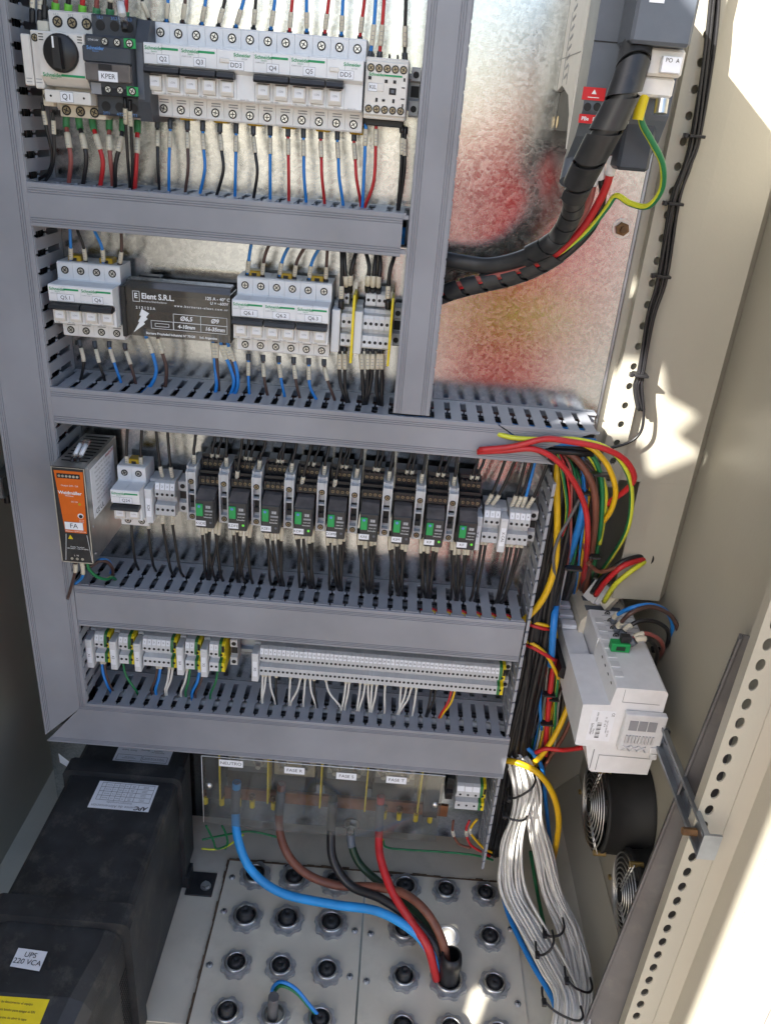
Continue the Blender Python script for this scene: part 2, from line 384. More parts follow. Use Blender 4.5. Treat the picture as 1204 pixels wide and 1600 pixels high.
# glands sit in these: columns and rows measured on the floor
GCOLS = [[.110, .1755, .2435], [.360, .4265, .4935]]; GROWS = [-.056, -.134, -.2115, -.284]
HOLE = (.4275, -.136)                                   # open knock-out: a white disc stands in for its daylight
for k, (x0, x1) in enumerate(((GX0, GX1-.0015), (GX1+.0015, GX2))):
    cells = []
    if k == 0: cells = [(x0, x1, GY0, GY1, None)]
    else:
        hx, hy = HOLE; cells = [(x0, hx-.025, GY0, GY1, None), (hx+.025, x1, GY0, GY1, None), (hx-.025, hx+.025, GY0, hy-.025, None), (hx-.025, hx+.025, hy+.025, GY1, None), (hx-.025, hx+.025, hy-.025, hy+.025, (hx, hy, .0165, .0165))]
    b = MB(); holed(b, (0, 0, FZ+.0004), (1, 0, 0), (0, 1, 0), cells, .003); gp = b.build('gland_plate', 'paint_floor', cabT)
    gp['label'] = ['left gland plate with painted seam on its outer edge', 'right gland plate with one open round knock-out'][k]
    for (sx, sy) in ([(x0+.012, -.062), (x0+.012, -.125), (x0+.010, -.215), (x1-.010, -.14), (x1-.012, -.215), (.1575, -.033)] if k == 0 else [(x0+.012, -.143), (x0+.010, -.22), (x1-.012, -.235), (x1-.01, -.115), (.427, -.034), (.335, -.035), (x1-.006, -.07)]):
        def scr(b): b.lathe((0, 0, 0), (0, 0, 1), [(.0052, 0), (.0050, .0015), (.0030, .0032), (0, .0036)], 12); b.box(-.0030, .0030, -.0005, .0005, .0034, .0038, 1); b.box(-.0005, .0005, -.0030, .0030, .0034, .0038, 1)
        inst('plscrew', scr, 'screw', ['nut_cast', 'hole'], gp, (sx, sy, FZ+.0034), (0, 0, random.uniform(0, 3)))
b = MB()                                                # grimy bead of old sealant along the plates' left and rear edges
for i in range(26):
    y = GY1-i*.0115; w = random.uniform(.0012, .0035); b.box(GX0-w, GX0+.001, y-.0115, y, FZ, FZ+.0042+random.uniform(0, .001))
for i in range(40):
    x = GX0+i*.012; w = random.uniform(.001, .004); b.box(x, x+.012, GY1-.001, GY1+w, FZ, FZ+.0042+random.uniform(0, .001))
b.build('sealant', 'dirt_line', cabT)

def perforated(parent, x0, x1, y, z0, z1, pitch, ru, rv, name='perforated_rail', flange=.02, off=0):
    b = MB(); cells = []; n = int((z1-z0)/pitch)
    for i in range(n): zz = z0+i*pitch; cells.append((x0, x1, zz, zz+pitch, ((x0+x1)/2+off, zz+pitch/2, ru, rv)))
    holed(b, (0, y, 0), (1, 0, 0), (0, 0, 1), cells, .002)
    b.box(x1, x1+.002, y-.002, y+flange, z0, z0+n*pitch); b.box(x0-.002, x0, y-.002, y+flange, z0, z0+n*pitch)
    return b.build(name, 'paint', parent)
# corner post behind the right edge of the plate, with its perforated rail
MB().prism([(.5365, .0080), (.607, .0080), (.6750, .0110), (.6898, .0330), (.6898, YB-.001), (.5365, YB-.001)], 'z', .545, ZT-.001).build('corner_post', 'paint', cabT)
MB().prism([(.6075, .0082), (.6750, .0112), (.6895, .0332), (.6895, .0372), (.6730, .0145), (.6075, .0115)], 'z', .362, .5448).build('corner_post', 'paint', cabT)
perforated(cabT, .5480, .5720, -.0060, .54, 1.70, .025, .0040, .0045, flange=.0135, off=.001)
pf = perforated(cabT, .650, .682, -.308, FZ+.004, 1.7, .025, .0048, .0078, flange=.012, off=-.006)
# folded front lip of the cabinet, right-hand side
MB().prism([(.6845, -.310), (.700, -.318), (.708, -.350), (.715, -.350), (.715, -.30), (.6845, -.302)], 'z', FZ-.3, ZT).build('front_lip', 'paint', cabT)
MB().prism([(.7155, -.335), (.722, -.362), (.730, -.362), (.730, -.325)], 'z', FZ-.3, ZT).build('door_seal', 'white_warm', cabT)

# neighbouring white panel: only its edge shows at the lower right
dR = thing('side_panel', 'white painted side panel beyond the front edge at the lower right', 'panel', (.76, -.37, FZ-.3))
MB().prism([(.7310, -.368), (.7315, -.358), (1.45, -.50), (1.445, -.512)], 'z', FZ-.3, ZT).build('panel', 'paint_white', dR)
MB().prism([(.7305, -.380), (.752, -.398), (.756, -.380), (.7415, -.372)], 'z', FZ-.3, ZT).build('edge_fold', 'paint_white', dR)
# sun-blocking sheet added out of view, its openings shaped to cast the bright patches
DX = -.33
def cross(px, py, **k):                                  # where the sunbeam to a spot passes the added sheet
    P = at(px, py, **k); t = (P.x-DX)/SUN_DIR.x; return (P.y-SUN_DIR.y*t, P.z-SUN_DIR.z*t)
def build_sun_blocker():
    import bmesh
    holes = []
    def H(pts): holes.append([cross(*p[:2], **p[2]) for p in pts])
    Y0 = dict(Y=0.0); YBk = dict(Y=.125); XW = dict(X=XR)
    YP = dict(Y=.0095); H([(908, 694, Y0), (932, 588, Y0), (990, 572, YP), (1012, 576, YP), (1036, 570, YP), (1043, 622, YP), (1090, 648, YP), (1056, 680, YP), (1096, 708, YP), (1014, 744, YP), (1006, 692, YP), (930, 694, YP)])
    for (cy_, cz_, ry_, rz_) in ((-.862, 1.456, .006, .008), (-.868, 1.492, .007, .012)): holes.append([(cy_+ry_*math.cos(k*.785), cz_+rz_*math.sin(k*.785)) for k in range(8)])
    H([(805, 1188, dict(Y=-.06)), (832, 1188, dict(Y=-.06)), (832, 1228, dict(Y=-.06)), (812, 1226, dict(Y=-.06))])
    H([(806, 1262, dict(Y=-.1)), (822, 1262, dict(Y=-.1)), (802, 1340, dict(Y=-.1)), (788, 1340, dict(Y=-.1))])
    H([(742, 1540, dict(Z=FZ)), (768, 1548, dict(Z=FZ)), (748, 1604, dict(Z=FZ)), (726, 1600, dict(Z=FZ))])
    H([(700, 1448, dict(Z=FZ)), (714, 1450, dict(Z=FZ)), (712, 1480, dict(Z=FZ)), (698, 1480, dict(Z=FZ))])
    ztop = 1.70
    # outline and holes filled by triangulation, then given thickness
    bm = bmesh.new(); es = []
    def loop(pts):
        vs = [bm.verts.new((DX, y, z)) for (y, z) in pts]
        for i in range(len(vs)): es.append(bm.edges.new((vs[i], vs[(i+1) % len(vs)])))
    y0d, y1d = YF-.005, -1.38
    loop([(y1d, FZ-.3), (y0d, FZ-.3), (y0d, ztop), (y1d, ztop)])
    for h in holes: loop(h)
    bmesh.ops.triangle_fill(bm, edges=es, use_beauty=True)
    me = bpy.data.meshes.new('sun_blocker'); bm.to_mesh(me); bm.free()
    for v in me.vertices: v.co -= WL[cabT.name]
    me.materials.append(MAT['paint']); o = bpy.data.objects.new('sun_blocker', me); COL.objects.link(o); o.parent = cabT; WL[o.name] = WL[cabT.name].copy()
    o['label'] = 'beige sheet added out of view to block the sun, openings shaped for sun patches'
    md = o.modifiers.new('thickness', 'SOLIDIFY'); md.thickness = .002
    for y in (y0d, y1d-.002): MB().box(DX-.02, DX, y, y+.002, FZ-.3, ztop).build('edge_fold', 'paint', o)
build_sun_blocker()

# galvanised mounting plate
PL = thing('mounting_plate', 'galvanised steel mounting plate behind all the rows', 'plate', (.165, 0, -.12))
MB().box(-.235, .530, 0, .003, -.13, 1.55).build('sheet', 'galv', PL)
MB().box(.5305, .5335, -.0005, .022, -.13, 1.55).build('folded_edge', 'zinc', PL)
def boltnut(b):
    b.cyl((0, 0, 0), (0, -.0015, 0), .0105, n=18, mi=1); b.cyl((0, -.0015, 0), (0, -.008, 0), .0075, n=6, mi=0, smooth=False); b.cyl((0, -.008, 0), (0, -.014, 0), .0035, n=10, mi=0)
bn = at(970, 357, Y=0); inst('boltnut', boltnut, 'plate_bolt', ['rust', 'steel'], PL, (bn.x, -.0005, bn.z))

# ------------------------------------------------------------------ slotted wiring ducts
DY = -.078                                              # depth of the duct side walls
def finger_poly(pitch, slot):
    h, w = (pitch-slot)/2, (pitch-.0022)/2; D = -DY
    right = [(h, 0), (h, .036), (w, .0375), (w, .0405), (h, .042), (h, .0700), (w, .0715), (w, D-.002), (w-.0008, D)]
    return [(u, -v) for u, v in right]+[(-u, -v) for u, v in reversed(right)]
def fing_h(b):                                           # finger of a horizontal duct's top wall, root at y=-.008
    p = [(u, v*(70/78.)-.008) for u, v in finger_poly(.020, .0072)]; b.prism(p, 'z', -.0018, 0)
    b.prism([(u, v) for u, v in ((-.0089, -.0755), (.0089, -.0755), (.0089, -.078), (-.0089, -.078))], 'z', 0, .0012)
def fing_v(b):                                           # finger of a vertical duct's side wall
    p = finger_poly(.020, .0072); p = [(v*(70/78.)-.008, u) for u, v in p]; b.prism(p, 'x', -.0018, 0)
    b.prism([(-.0735, -.0085), (-.0735, .0085), (-.0785, .0085), (-.0785, -.0085)], 'x', 0, .0022)
def lid_profile(z0, z1):
    """front face of a snap-on lid: shallow grooves along both edges (y, z)"""
    y = -.0808; g = .0009
    pr = [(-.0765, z0-.0014), (y+.0005, z0-.0014), (y, z0-.0006)]
    for k in range(3): zz = z0+.0022+k*.0024; pr += [(y, zz), (y+g, zz+.0003), (y+g, zz+.0008), (y, zz+.0011)]
    for k in range(3): zz = z1-.0094+k*.0024; pr += [(y, zz), (y+g, zz+.0003), (y+g, zz+.0008), (y, zz+.0011)]
    pr += [(y, z1+.0006), (y+.0005, z1+.0014), (-.0765, z1+.0014)]
    pr += [(-.0765, z1+.0004), (y+.0022, z1-.0004), (y+.0022, z0+.0004), (-.0765, z0-.0004)]
    return pr
def lid_h(name, parent, x0a, x1a, z0, z1, x0b=None, x1b=None):
    """lid of a horizontal duct; x..a at the lower edge, x..b at the upper edge (mitred ends)"""
    x0b = x0a if x0b is None else x0b; x1b = x1a if x1b is None else x1b
    pr = lid_profile(z0, z1); n = len(pr); vs = []
    for e in (0, 1):
        for (y, z) in pr:
            t = (z-z0)/(z1-z0); vs.append(((x0a+(x0b-x0a)*t) if e == 0 else (x1a+(x1b-x1a)*t), y, z))
    fs = [tuple(range(n)), tuple(range(n, 2*n))[::-1]]+[(i, i+n, (i+1) % n+n, (i+1) % n) for i in range(n)]
    return MB().add(vs, fs).build(name, 'duct_lid', parent)
def lid_v(name, parent, x0, x1, z0a, z0b, z1):
    pr = lid_profile(x0, x1); n = len(pr); vs = []
    for e in (0, 1):
        for (y, x) in pr:
            t = (x-x0)/(x1-x0); vs.append((x, y, (z0a+(z0b-z0a)*t) if e == 0 else z1))
    fs = [tuple(range(n))[::-1], tuple(range(n, 2*n))]+[(i, (i+1) % n, (i+1) % n+n, i+n) for i in range(n)]
    return MB().add(vs, fs).build(name, 'duct_lid', parent)
def duct_h(label, x0, x1, z0, z1, fx0, fx1, cat='duct'):
    d = thing('wiring_duct', label, 'cable duct', ((x0+x1)/2, -.0005, z0), 'slotted grey wiring ducts')
    b = MB(); b.box(x0, x1, -.0025, -.0005, z0, z1); b.box(x0, x1, -.0082, -.0025, z1-.0018, z1); b.box(x0, x1, -.022, -.0025, z0, z0+.0018)
    b.build('base_channel', 'duct', d)
    n = int((fx1-fx0)/.020+.5)
    for i in range(n): inst('fing_h', fing_h, 'finger', 'duct', d, (fx0+.010+i*.020, 0, z1))
    return d
def duct_v(label, x0, x1, z0, z1, sides):
    d = thing('wiring_duct', label, 'cable duct', ((x0+x1)/2, -.0005, z0), 'slotted grey wiring ducts')
    b = MB(); b.box(x0, x1, -.0025, -.0005, z0, z1)
    for s in ('l', 'r'): x = x0 if s == 'l' else x1; b.box(x, x+(.0018 if s == 'l' else -.0018), -.0082, -.0025, z0, z1)
    b.build('base_channel', 'duct', d)
    for s, lo, hi in sides:
        n = int((hi-lo)/.020+.01)
        for i in range(n):
            inst('fing_v'+s, (fing_v if s == 'r' else lambda b: (fing_v(b), [setattr(v, 'x', -v.x) for v in b.v], b.f.__setitem__(slice(None), [f[::-1] for f in b.f]))), 'finger', 'duct', d, (x1 if s == 'r' else x0, 0, lo+.010+i*.020))
    return d
LX0, LX1 = -.196, -.1315
dl = duct_v('wide grey vertical wiring duct running down the left side', LX0, LX1, .10, 1.52, [('r', .168, 1.508)])
lid_v('lid', dl, LX0, LX1, .1015, .1655, 1.52)
d1 = duct_h('grey horizontal wiring duct under the top row of breakers', -.1305, .2735, .8205, .8620, -.129, .271)
lid_h('lid', d1, -.1300, .2665, .8205, .8620)
MB().box(.2665, .2725, -.0775, -.072, .8215, .826).build('corner_clip', 'duct', d1); MB().box(.2665, .2725, -.0775, -.072, .857, .861).build('corner_clip', 'duct', d1)
d2 = duct_h('grey horizontal wiring duct under the second row, torn lid at right', -.1305, .528, .5960, .6380, -.129, .271)
for i in range(10): inst('fing_h', fing_h, 'finger', 'duct', d2, (.329+i*.020, 0, .638))
lid_h('lid', d2, -.1300, .4680, .5960, .6380, x1b=.398)
o = lid_h('lid', d2, .446, .452, .612, .6380, x0b=.401, x1b=.508); o['label'] = 'short cut-off piece of duct lid at the right end'
d3 = duct_h('grey horizontal wiring duct under the row of relays', -.1305, .4700, .3030, .3660, -.129, .471)
lid_h('lid', d3, -.1290, .4715, .3030, .3645)
d4 = duct_h('grey horizontal wiring duct under the long terminal strip, mitred left end', -.1305, .4800, .0895, .1650, -.129, .471)
lid_h('lid', d4, -.1955, .4805, .0895, .1645, x0b=-.1345)
dv = duct_v('narrow grey vertical wiring duct beside the drive', .2745, .3145, .6430, 1.52, [('r', .66, 1.5)])
lid_v('lid', dv, .2745, .3145, .6430, .6430, 1.52)
dr = duct_v('lidless grey vertical duct at the right holding the cable loom', .4765, .5285, -.12, .588, [('l', -.11, .57)])

# rails
def rail_prof(b, x0, x1, zc):
    p = [(-.0005, -.0135), (-.0005, .0135), (-.0075, .0135), (-.0075, .0175), (-.0085, .0175), (-.0085, .0125), (-.0015, .0125), (-.0015, -.0125), (-.0085, -.0125), (-.0085, -.0175), (-.0075, -.0175), (-.0075, -.0135)]
    b.prism([(y, z+zc) for y, z in p], 'x', x0, x1)
Z1, Z2, Z3, Z4 = .9775, .7356, .4878, .2440
for zc, lb, x0, x1 in ((Z1, 'top row of breakers', -.125, .273), (Z2, 'second row of breakers', -.125, .273), (Z3, 'row of relays', -.127, .474), (Z4, 'long terminal strip', -.128, .472), (.0150, 'small terminals beside the busbar cover', .402, .474)):
    b = MB(); rail_prof(b, x0, x1, zc); tag(b.build('din_rail', 'zinc'), 'zinc mounting rail behind the '+lb, 'rail', 'mounting rails')
# ------------------------------------------------------------------ breakers
def screw_fn(r, bore=True):
    def f(b):
        b.cyl((0, 0, 0), (0, -.0003, 0), r*1.35, n=14, mi=1); b.cyl((0, -.0003, 0), (0, -.0007, 0), r*.92, n=14, mi=0)
        b.box(-r*.75, r*.75, -.0010, -.0007, -r*.14, r*.14, 1); b.box(-r*.14, r*.14, -.0010, -.0007, -r*.75, r*.75, 1)
    return f
def put_screw(par, x, y, z, r=.0030, m='steel', name='terminal_screw'):
    s = inst(('scr', r, m), screw_fn(r), name, [m, 'hole'], par, (x, y, z), (0, random.uniform(0, 3), 0)); return s
def sticker(par, s, x, y, z, w, h, size, m='sticker', ink='ink', rot=FRONT, name='name_sticker', sx=1.0):
    """small printed sticker facing the front (or, with rot, another way)"""
    def f(b): b.box(-w/2, w/2, -h/2, h/2, .0001, .0003); b.box(-w/2-.00035, w/2+.00035, -h/2-.00035, h/2+.00035, 0, .0002, 1)
    o = inst(('stk', round(w, 5), round(h, 5), m), f, name, [m, 'ink_grey'], par, (x, y, z), rot)
    n = Matrix.Rotation(rot[2], 3, 'Z') @ Matrix.Rotation(rot[0], 3, 'X') @ Vector((0, 0, 1))
    t = text(s, size, ink, par, Vector((x, y, z))+n*.00045, rot, sx=sx); return o
def mcb_body(b, n, w=.018):
    Pf = [(-.010, -.0425), (-.0460, -.0425), (-.0475, -.0410), (-.0475, -.0240), (-.0490, -.0225), (-.0690, -.0225), (-.0702, -.0212), (-.0702, .0010), (-.0745, .0030), (-.0770, .0045), (-.0770, .0212), (-.0758, .0225), (-.0490, .0225), (-.0475, .0240), (-.0475, .0410), (-.0460, .0425), (-.010, .0425)]
    for i in range(n): b.prism(Pf, 'x', i*w+.00012, (i+1)*w-.00012)
def vent(b, n):
    for i in range(n):
        for k in range(2): b.box(i*.018+.005, i*.018+.0145, -.0478, -.0473, -.0270-k*.0024, -.0260-k*.0024)
def mcb(x, zc, poles, tg, label, rated='C10', rcd=False, cat='breaker', group=None):
    t = thing('circuit_breaker', label, cat, (x, -.0085, zc), group)
    w = poles*.018
    inst(('mcbb', poles), lambda b: mcb_body(b, poles), 'body', 'white', t, (x, 0, zc))
    inst(('vent', poles), lambda b: vent(b, poles), 'vent_slots', 'ink_grey', t, (x, 0, zc))
    for i in range(poles):
        for s in (1, -1): put_screw(t, x+.009+i*.018, -.0476, zc+s*.0335 - (.0015 if s < 0 else 0), .0032)
    nt_ = 1 if rcd else poles
    bw = nt_*.018
    def tog(b): b.prism([(-.0700, .0008), (-.0780, .0030), (-.0830, .0012), (-.0845, -.0022), (-.0815, -.0042), (-.0700, -.0032)], 'x', .0008, bw-.0008)
    inst(('tog', bw), tog, 'toggle', 'black', t, (x, 0, zc))
    for i in range(nt_):
        def rk(b): b.prism([(-.0700, -.0045), (-.0748, -.0058), (-.0752, -.0155), (-.0735, -.0185), (-.0700, -.0195)], 'x', .0028, .0152)
        r = inst('rocker', rk, 'rocker', 'white_warm', t, (x+i*.018, 0, zc))
        def win(b): b.box(.0045, .0135, -.0755, -.0745, -.0148, -.0065)
        inst('rockwin', win, 'indicator_window', 'sticker', r, (x+i*.018, 0, zc))
        text('I.ON', .0026, 'ink_grey', r, (x+.009+i*.018, -.0757, zc-.0108))
    f = -.0773
    if not rcd:
        text('Schneider', .0046, 'green_print', t, (x+.0012, f, zc+.0178), align='LEFT', name='brand_print', bold=.00008)
        text('Electric', .0019, 'green_print', t, (x+.0075, f, zc+.0150), align='LEFT', name='brand_print')
        inst('gstripe', lambda b: b.box(0, .0165, f+.0002, f, -.0010, .0010), 'green_stripe', 'green_print', t, (x+w-.0185, 0, zc+.0180))
        text('iC60N C10A', .0018, 'ink_grey', t, (x+.0015, f, zc+.0130), align='LEFT', name='rating_print')
        text(rated, .0026, 'ink_grey', t, (x+.0045, -.0706, zc-.0208), name='rating_print'); text('400~ 6000', .0018, 'ink_grey', t, (x+.020, -.0706, zc-.0208), name='rating_print')
        sx_ = x+w*.5
    else:
        text('Schneider', .0042, 'green_print', t, (x+.0165, f, zc+.0178), align='LEFT', name='brand_print', bold=.00008)
        text('iID 25A', .0018, 'ink_grey', t, (x+.0245, f, zc+.0146), align='LEFT', name='rating_print')
        inst('testbtn', lambda b: b.cbox(0, .0095, -.0785, -.0768, -.0020, .0020, .0005), 'test_button', 'white_warm', t, (x+.003, 0, zc+.0125))
        text('300mA', .0020, 'ink_grey', t, (x+.0105, -.0706, zc-.0208), name='rating_print'); text('30 mA  25A', .0018, 'ink_grey', t, (x+.026, -.0706, zc-.0208), name='rating_print')
        sx_ = x+.018
    st = sticker(t, tg, sx_+.001, -.0771, zc+.0090 if not rcd else zc+.0088, .0042+.0036*len(tg), .0072, .0058)
    return t
for i, (tg, rcd, rt) in enumerate((('Q2', 0, 'C10'), ('Q3', 0, 'C6'), ('DD3', 1, ''), ('Q4', 0, 'C16'), ('Q5', 0, 'C16'), ('DD5', 1, ''))):
    mcb(i*.036, Z1, 2, tg, ('white two-pole residual current breaker' if rcd else 'white two-pole circuit breaker')+' marked '+tg+' in the top row', rt, bool(rcd), group='white two-pole breakers')
for i, tg in enumerate(('Q5.1', 'Q6')): mcb(-.121+i*.036, Z2, 2, tg, 'white two-pole circuit breaker marked '+tg+' left of the dark distribution block', group='white two-pole breakers')
for i, tg in enumerate(('Q6.1', 'Q6.2', 'Q6.3')): mcb(.0844+i*.036, Z2, 2, tg, 'white two-pole circuit breaker marked '+tg+', '+['leftmost', 'middle', 'rightmost'][i]+' of three in the second row', group='white two-pole breakers')
mcb(-.0706, Z3, 2, 'Q24', 'white two-pole circuit breaker marked Q24 beside the orange power supply', group='white two-pole breakers')

# amber cable combs peeping out behind the terminals
for k, (x, z, lb) in enumerate([(.030+i*.036, Z1-.040, 'top row') for i in range(6)]+[(.045, Z1-.04, 'top row')][:0]+[(-.104, Z2+.0440, 'Q5.1'), (-.068, Z2+.0440, 'Q6'), (.102, Z2+.0440, 'Q6.1'), (.138, Z2+.0440, 'Q6.2'), (.174, Z2+.0440, 'Q6.3'), (-.052, Z3+.0440, 'Q24')]):
    def cl(b): b.cbox(-.0075, .0075, -.038, -.022, -.0045, .0045, .001); b.box(-.0028, .0028, -.0384, -.0379, -.002, .002, 1)
    o = inst('rclip', cl, 'rail_clip', ['amber', 'hole'], None, (x, 0, z))
    tag(o, ('amber plastic rail clip below the top row, %s from left' % ORD[k]) if z > .9 else 'amber plastic rail clip above breaker '+lb+', '+ORD[k-6]+' of the lower clips', 'clip', 'amber rail clips')

# ------------------------------------------------------------------ Q1 motor breaker with side auxiliary
q = thing('motor_breaker', 'cream motor breaker marked Q1 with black rotary knob', 'breaker', (-.076, -.0085, Z1))
x0, x1 = -.0985, -.0535
MB().prism([(a, c+Z1) for a, c in [(-.010, -.0445), (-.055, -.0445), (-.058, -.0420), (-.058, -.024), (-.066, -.0225), (-.078, -.0225), (-.0890, -.0150), (-.0900, -.0140), (-.0900, .0225), (-.0885, .0240), (-.060, .0245), (-.058, .0260), (-.058, .0430), (-.055, .0445), (-.010, .0445)]], 'x', x0, x1).build('housing', 'white_warm', q)
MB().cbox(x0-.0005, x1+.0005, -.0860, -.070, Z1-.0375, Z1-.0260, .0008).build('name_strip', 'white_warm', q)
MB().cbox(x0+.004, x1+.006, -.062, -.02, Z1-.0500, Z1-.0380, .001).build('lower_terminal_block', 'cream', q)
kn = MB(); kc = Vector((-.076, -.0902, Z1+.0062))
kn.lathe(kc, (0, -1, 0), [(.0168, 0), (.0168, .0035), (.0155, .0050), (0, .0050)], 28); kn.prism([(-.0800, Z1-.0065), (-.0720, Z1-.0075), (-.0735, Z1+.019), (-.0795, Z1+.020)], 'y', -.0950, -.1035)
kn = kn.build('rotary_knob', 'black', q)
MB().box(-.0792, -.0775, -.1037, -.1040, Z1+.010, Z1+.0195).build('pointer_mark', 'print_white', kn)
for i in range(3):
    put_screw(q, x0+.0085+i*.0145, -.0582, Z1+.0345, .0038, 'brass_dull'); put_screw(q, x0+.011+i*.0145, -.0624, Z1-.0440, .0036, 'brass_dull')
    text(str(1+2*i)+'/L'+str(i+1), .0032, 'ink_grey', q, (x0+.0075+i*.0145, -.0583, Z1+.0405), name='terminal_print'); text(str(2+2*i)+'/T'+str(i+1), .0030, 'ink_grey', q, (x0+.009+i*.0145, -.0623, Z1-.0485), name='terminal_print')
for k in range(4):
    for j in range(3): inst('qslot', lambda b: b.box(-.0022, .0022, -.0904, -.0899, -.0004, .0004), 'vent_slot', 'hole', q, (x0+.0035+k*.0125, 0, Z1+.0212-j*.0024))
text('Schneider', .0048, 'green_print', q, (x0+.002, -.0904, Z1-.0132), align='LEFT', name='brand_print', bold=.0001); text('Electric', .0020, 'green_print', q, (x0+.0095, -.0904, Z1-.0160), align='LEFT', name='brand_print')
MB().box(x0+.0205, x0+.0435, -.0902, -.0905, Z1-.0138, Z1-.0118).build('green_stripe', 'green_print', q)
sticker(q, 'Q1', -.0765, -.0861, Z1-.0315, .0125, .0085, .0072)
for xx in (x0+.006, x1-.006): inst('dot', lambda b: b.cyl((0, 0, 0), (0, -.0004, 0), .0011, n=8), 'pin_mark', 'hole', q, (xx, -.086, Z1-.0315))
ax = thing('auxiliary_contact', 'cream auxiliary contact block clipped to the left of motor breaker Q1', 'contact block', (-.108, -.0085, Z1))
MB().cbox(-.1170, -.1082, -.086, -.010, Z1-.024, Z1+.0205, .001).cbox(-.1078, -.0992, -.084, -.010, Z1-.026, Z1+.0245, .001).build('housing', 'white_warm', ax)
MB().cbox(-.1095, -.0992, -.066, -.010, Z1-.0415, Z1-.0262, .001).cbox(-.1095, -.0992, -.062, -.010, Z1+.0248, Z1+.034, .001).build('terminal_block', 'cream', ax)
put_screw(ax, -.1045, -.0661, Z1-.0330, .0030, 'brass_dull'); put_screw(ax, -.1035, -.0841, Z1+.018, .0026, 'brass_dull')
for z in (-.018, -.021): MB().box(-.1150, -.1095, -.0862, -.0858, Z1+z, Z1+z+.0007).box(-.1065, -.1005, -.0842, -.0838, Z1+z, Z1+z+.0007).build('vent_slots', 'ink_grey', ax)

# ------------------------------------------------------------------ KPER contactor
k = thing('contactor', 'dark slate contactor marked KPER with clear window', 'contactor', (-.030, -.0085, Z1))
x0, x1 = -.0525, -.0090
MB().prism([(a, c+Z1) for a, c in [(-.010, -.0455), (-.066, -.0455), (-.068, -.0435), (-.068, -.0275), (-.0800, -.0265), (-.0870, -.0200), (-.0870, .0230), (-.0850, .0250), (-.068, .0258), (-.068, .0415), (-.066, .0435), (-.010, .0435)]], 'x', x0, x1).build('housing', 'slate', k)
MB().cbox(x0-.0022, x1+.0005, -.0935, -.0866, Z1+.001, Z1+.0150, .0012).build('front_cover', 'slate', k)
MB().cbox(x0-.0006, x1-.0002, -.0945, -.0866, Z1-.0150, Z1+.0008, .0010).build('clear_window', 'smoke', k)
MB().box(x0+.013, x0+.026, -.0950, -.0948, Z1-.005, Z1+.000).build('window_print', 'hole', k)
sticker(k, 'KPER', x0+.022, -.0949, Z1-.0105, .0185, .0085, .0062)
text('Schneider', .0042, 'print_blue', k, (x0+.0025, -.0937, Z1+.0130), align='LEFT', name='brand_print', bold=.0001); text('Electric', .0020, 'print_blue', k, (x0+.008, -.0937, Z1+.0105), align='LEFT', name='brand_print')
for i in range(3):
    xx = x0+.0085+i*.0140
    inst('khole', lambda b: b.cyl((0, 0, 0), (0, -.0005, 0), .0046, n=16), 'terminal_hole', 'hole', k, (xx, -.068, Z1+.0340)); inst('khole', None, 'terminal_hole', 'hole', k, (xx, -.068, Z1-.0370))
    text('%d/L%d' % (1+2*i, i+1), .0038, 'print_blue', k, (xx, -.0683, Z1+.0405), name='terminal_print'); text('%d/T%d' % (2+2*i, i+1), .0038, 'print_blue', k, (xx, -.0683, Z1-.0435), name='terminal_print')
    xs = x0+.0185+i*.0120
    if i == 2:
        for z in (.0195, -.0215): inst('gframe', lambda b: b.cbox(-.0058, .0058, -.0876, -.0868, -.0042, .0042, .0004), 'green_frame', 'green', k, (xs, 0, Z1+z))
    put_screw(k, xs, -.0877, Z1+.0195, .0028); put_screw(k, xs, -.0877, Z1-.0215, .0028)
text('DT40 24V', .0024, 'print_white', k, (x0+.002, -.0872, Z1+.0200), align='LEFT', name='rating_print')
MB().box(x0+.0015, x0+.0115, -.0870, -.0873, Z1-.0265, Z1-.0165).build('data_label', 'ink_grey', k)
MB().prism([(a, c+Z1) for a, c in [(-.010, -.048), (-.070, -.048), (-.076, -.030), (-.076, .022), (-.062, .042), (-.010, .045)]], 'x', x1+.0004, x1+.0130).build('side_auxiliary', 'slate', k)
MB().box(x1+.0015, x1+.0075, -.0760, -.0763, Z1-.028, Z1+.0215).build('side_label', 'slate_lt', k)

# ------------------------------------------------------------------ KIL mini contactor and rail end stops
k = thing('contactor', 'small cream mini contactor marked KIL at the right end of the top row', 'contactor', (.240, -.0085, Z1))
x0, x1 = .2172, .2605
MB().cbox(x0, x1, -.062, -.010, Z1-.028, Z1+.027, .0012).build('housing', 'white_warm', k)
MB().cbox(x0+.0004, x1-.0004, -.0655, -.0605, Z1-.0245, Z1+.0235, .0010).build('front_cover', 'white_warm', k)
MB().cbox(x0+.002, x1-.002, -.052, -.014, Z1-.0345, Z1-.0279, .001).build('lower_terminal_comb', 'black_matt', k)
for i in range(5):
    MB().box(x0+.005+i*.0083, x0+.0065+i*.0083, -.056, -.03, Z1+.0271, Z1+.031).build('barrier', 'black_matt', k)
    put_screw(k, x0+.0055+i*.0081, -.0656, Z1+.0175, .0028, 'brass_dull'); put_screw(k, x0+.0055+i*.0081, -.0656, Z1-.0190, .0028, 'brass_dull')
text('Schneider', .0040, 'green_print', k, (x0+.004, -.0658, Z1+.0118), align='LEFT', name='brand_print', bold=.0001)
MB().box(x0+.0195, x0+.037, -.0656, -.0659, Z1+.0108, Z1+.0124).build('green_stripe', 'green_print', k)
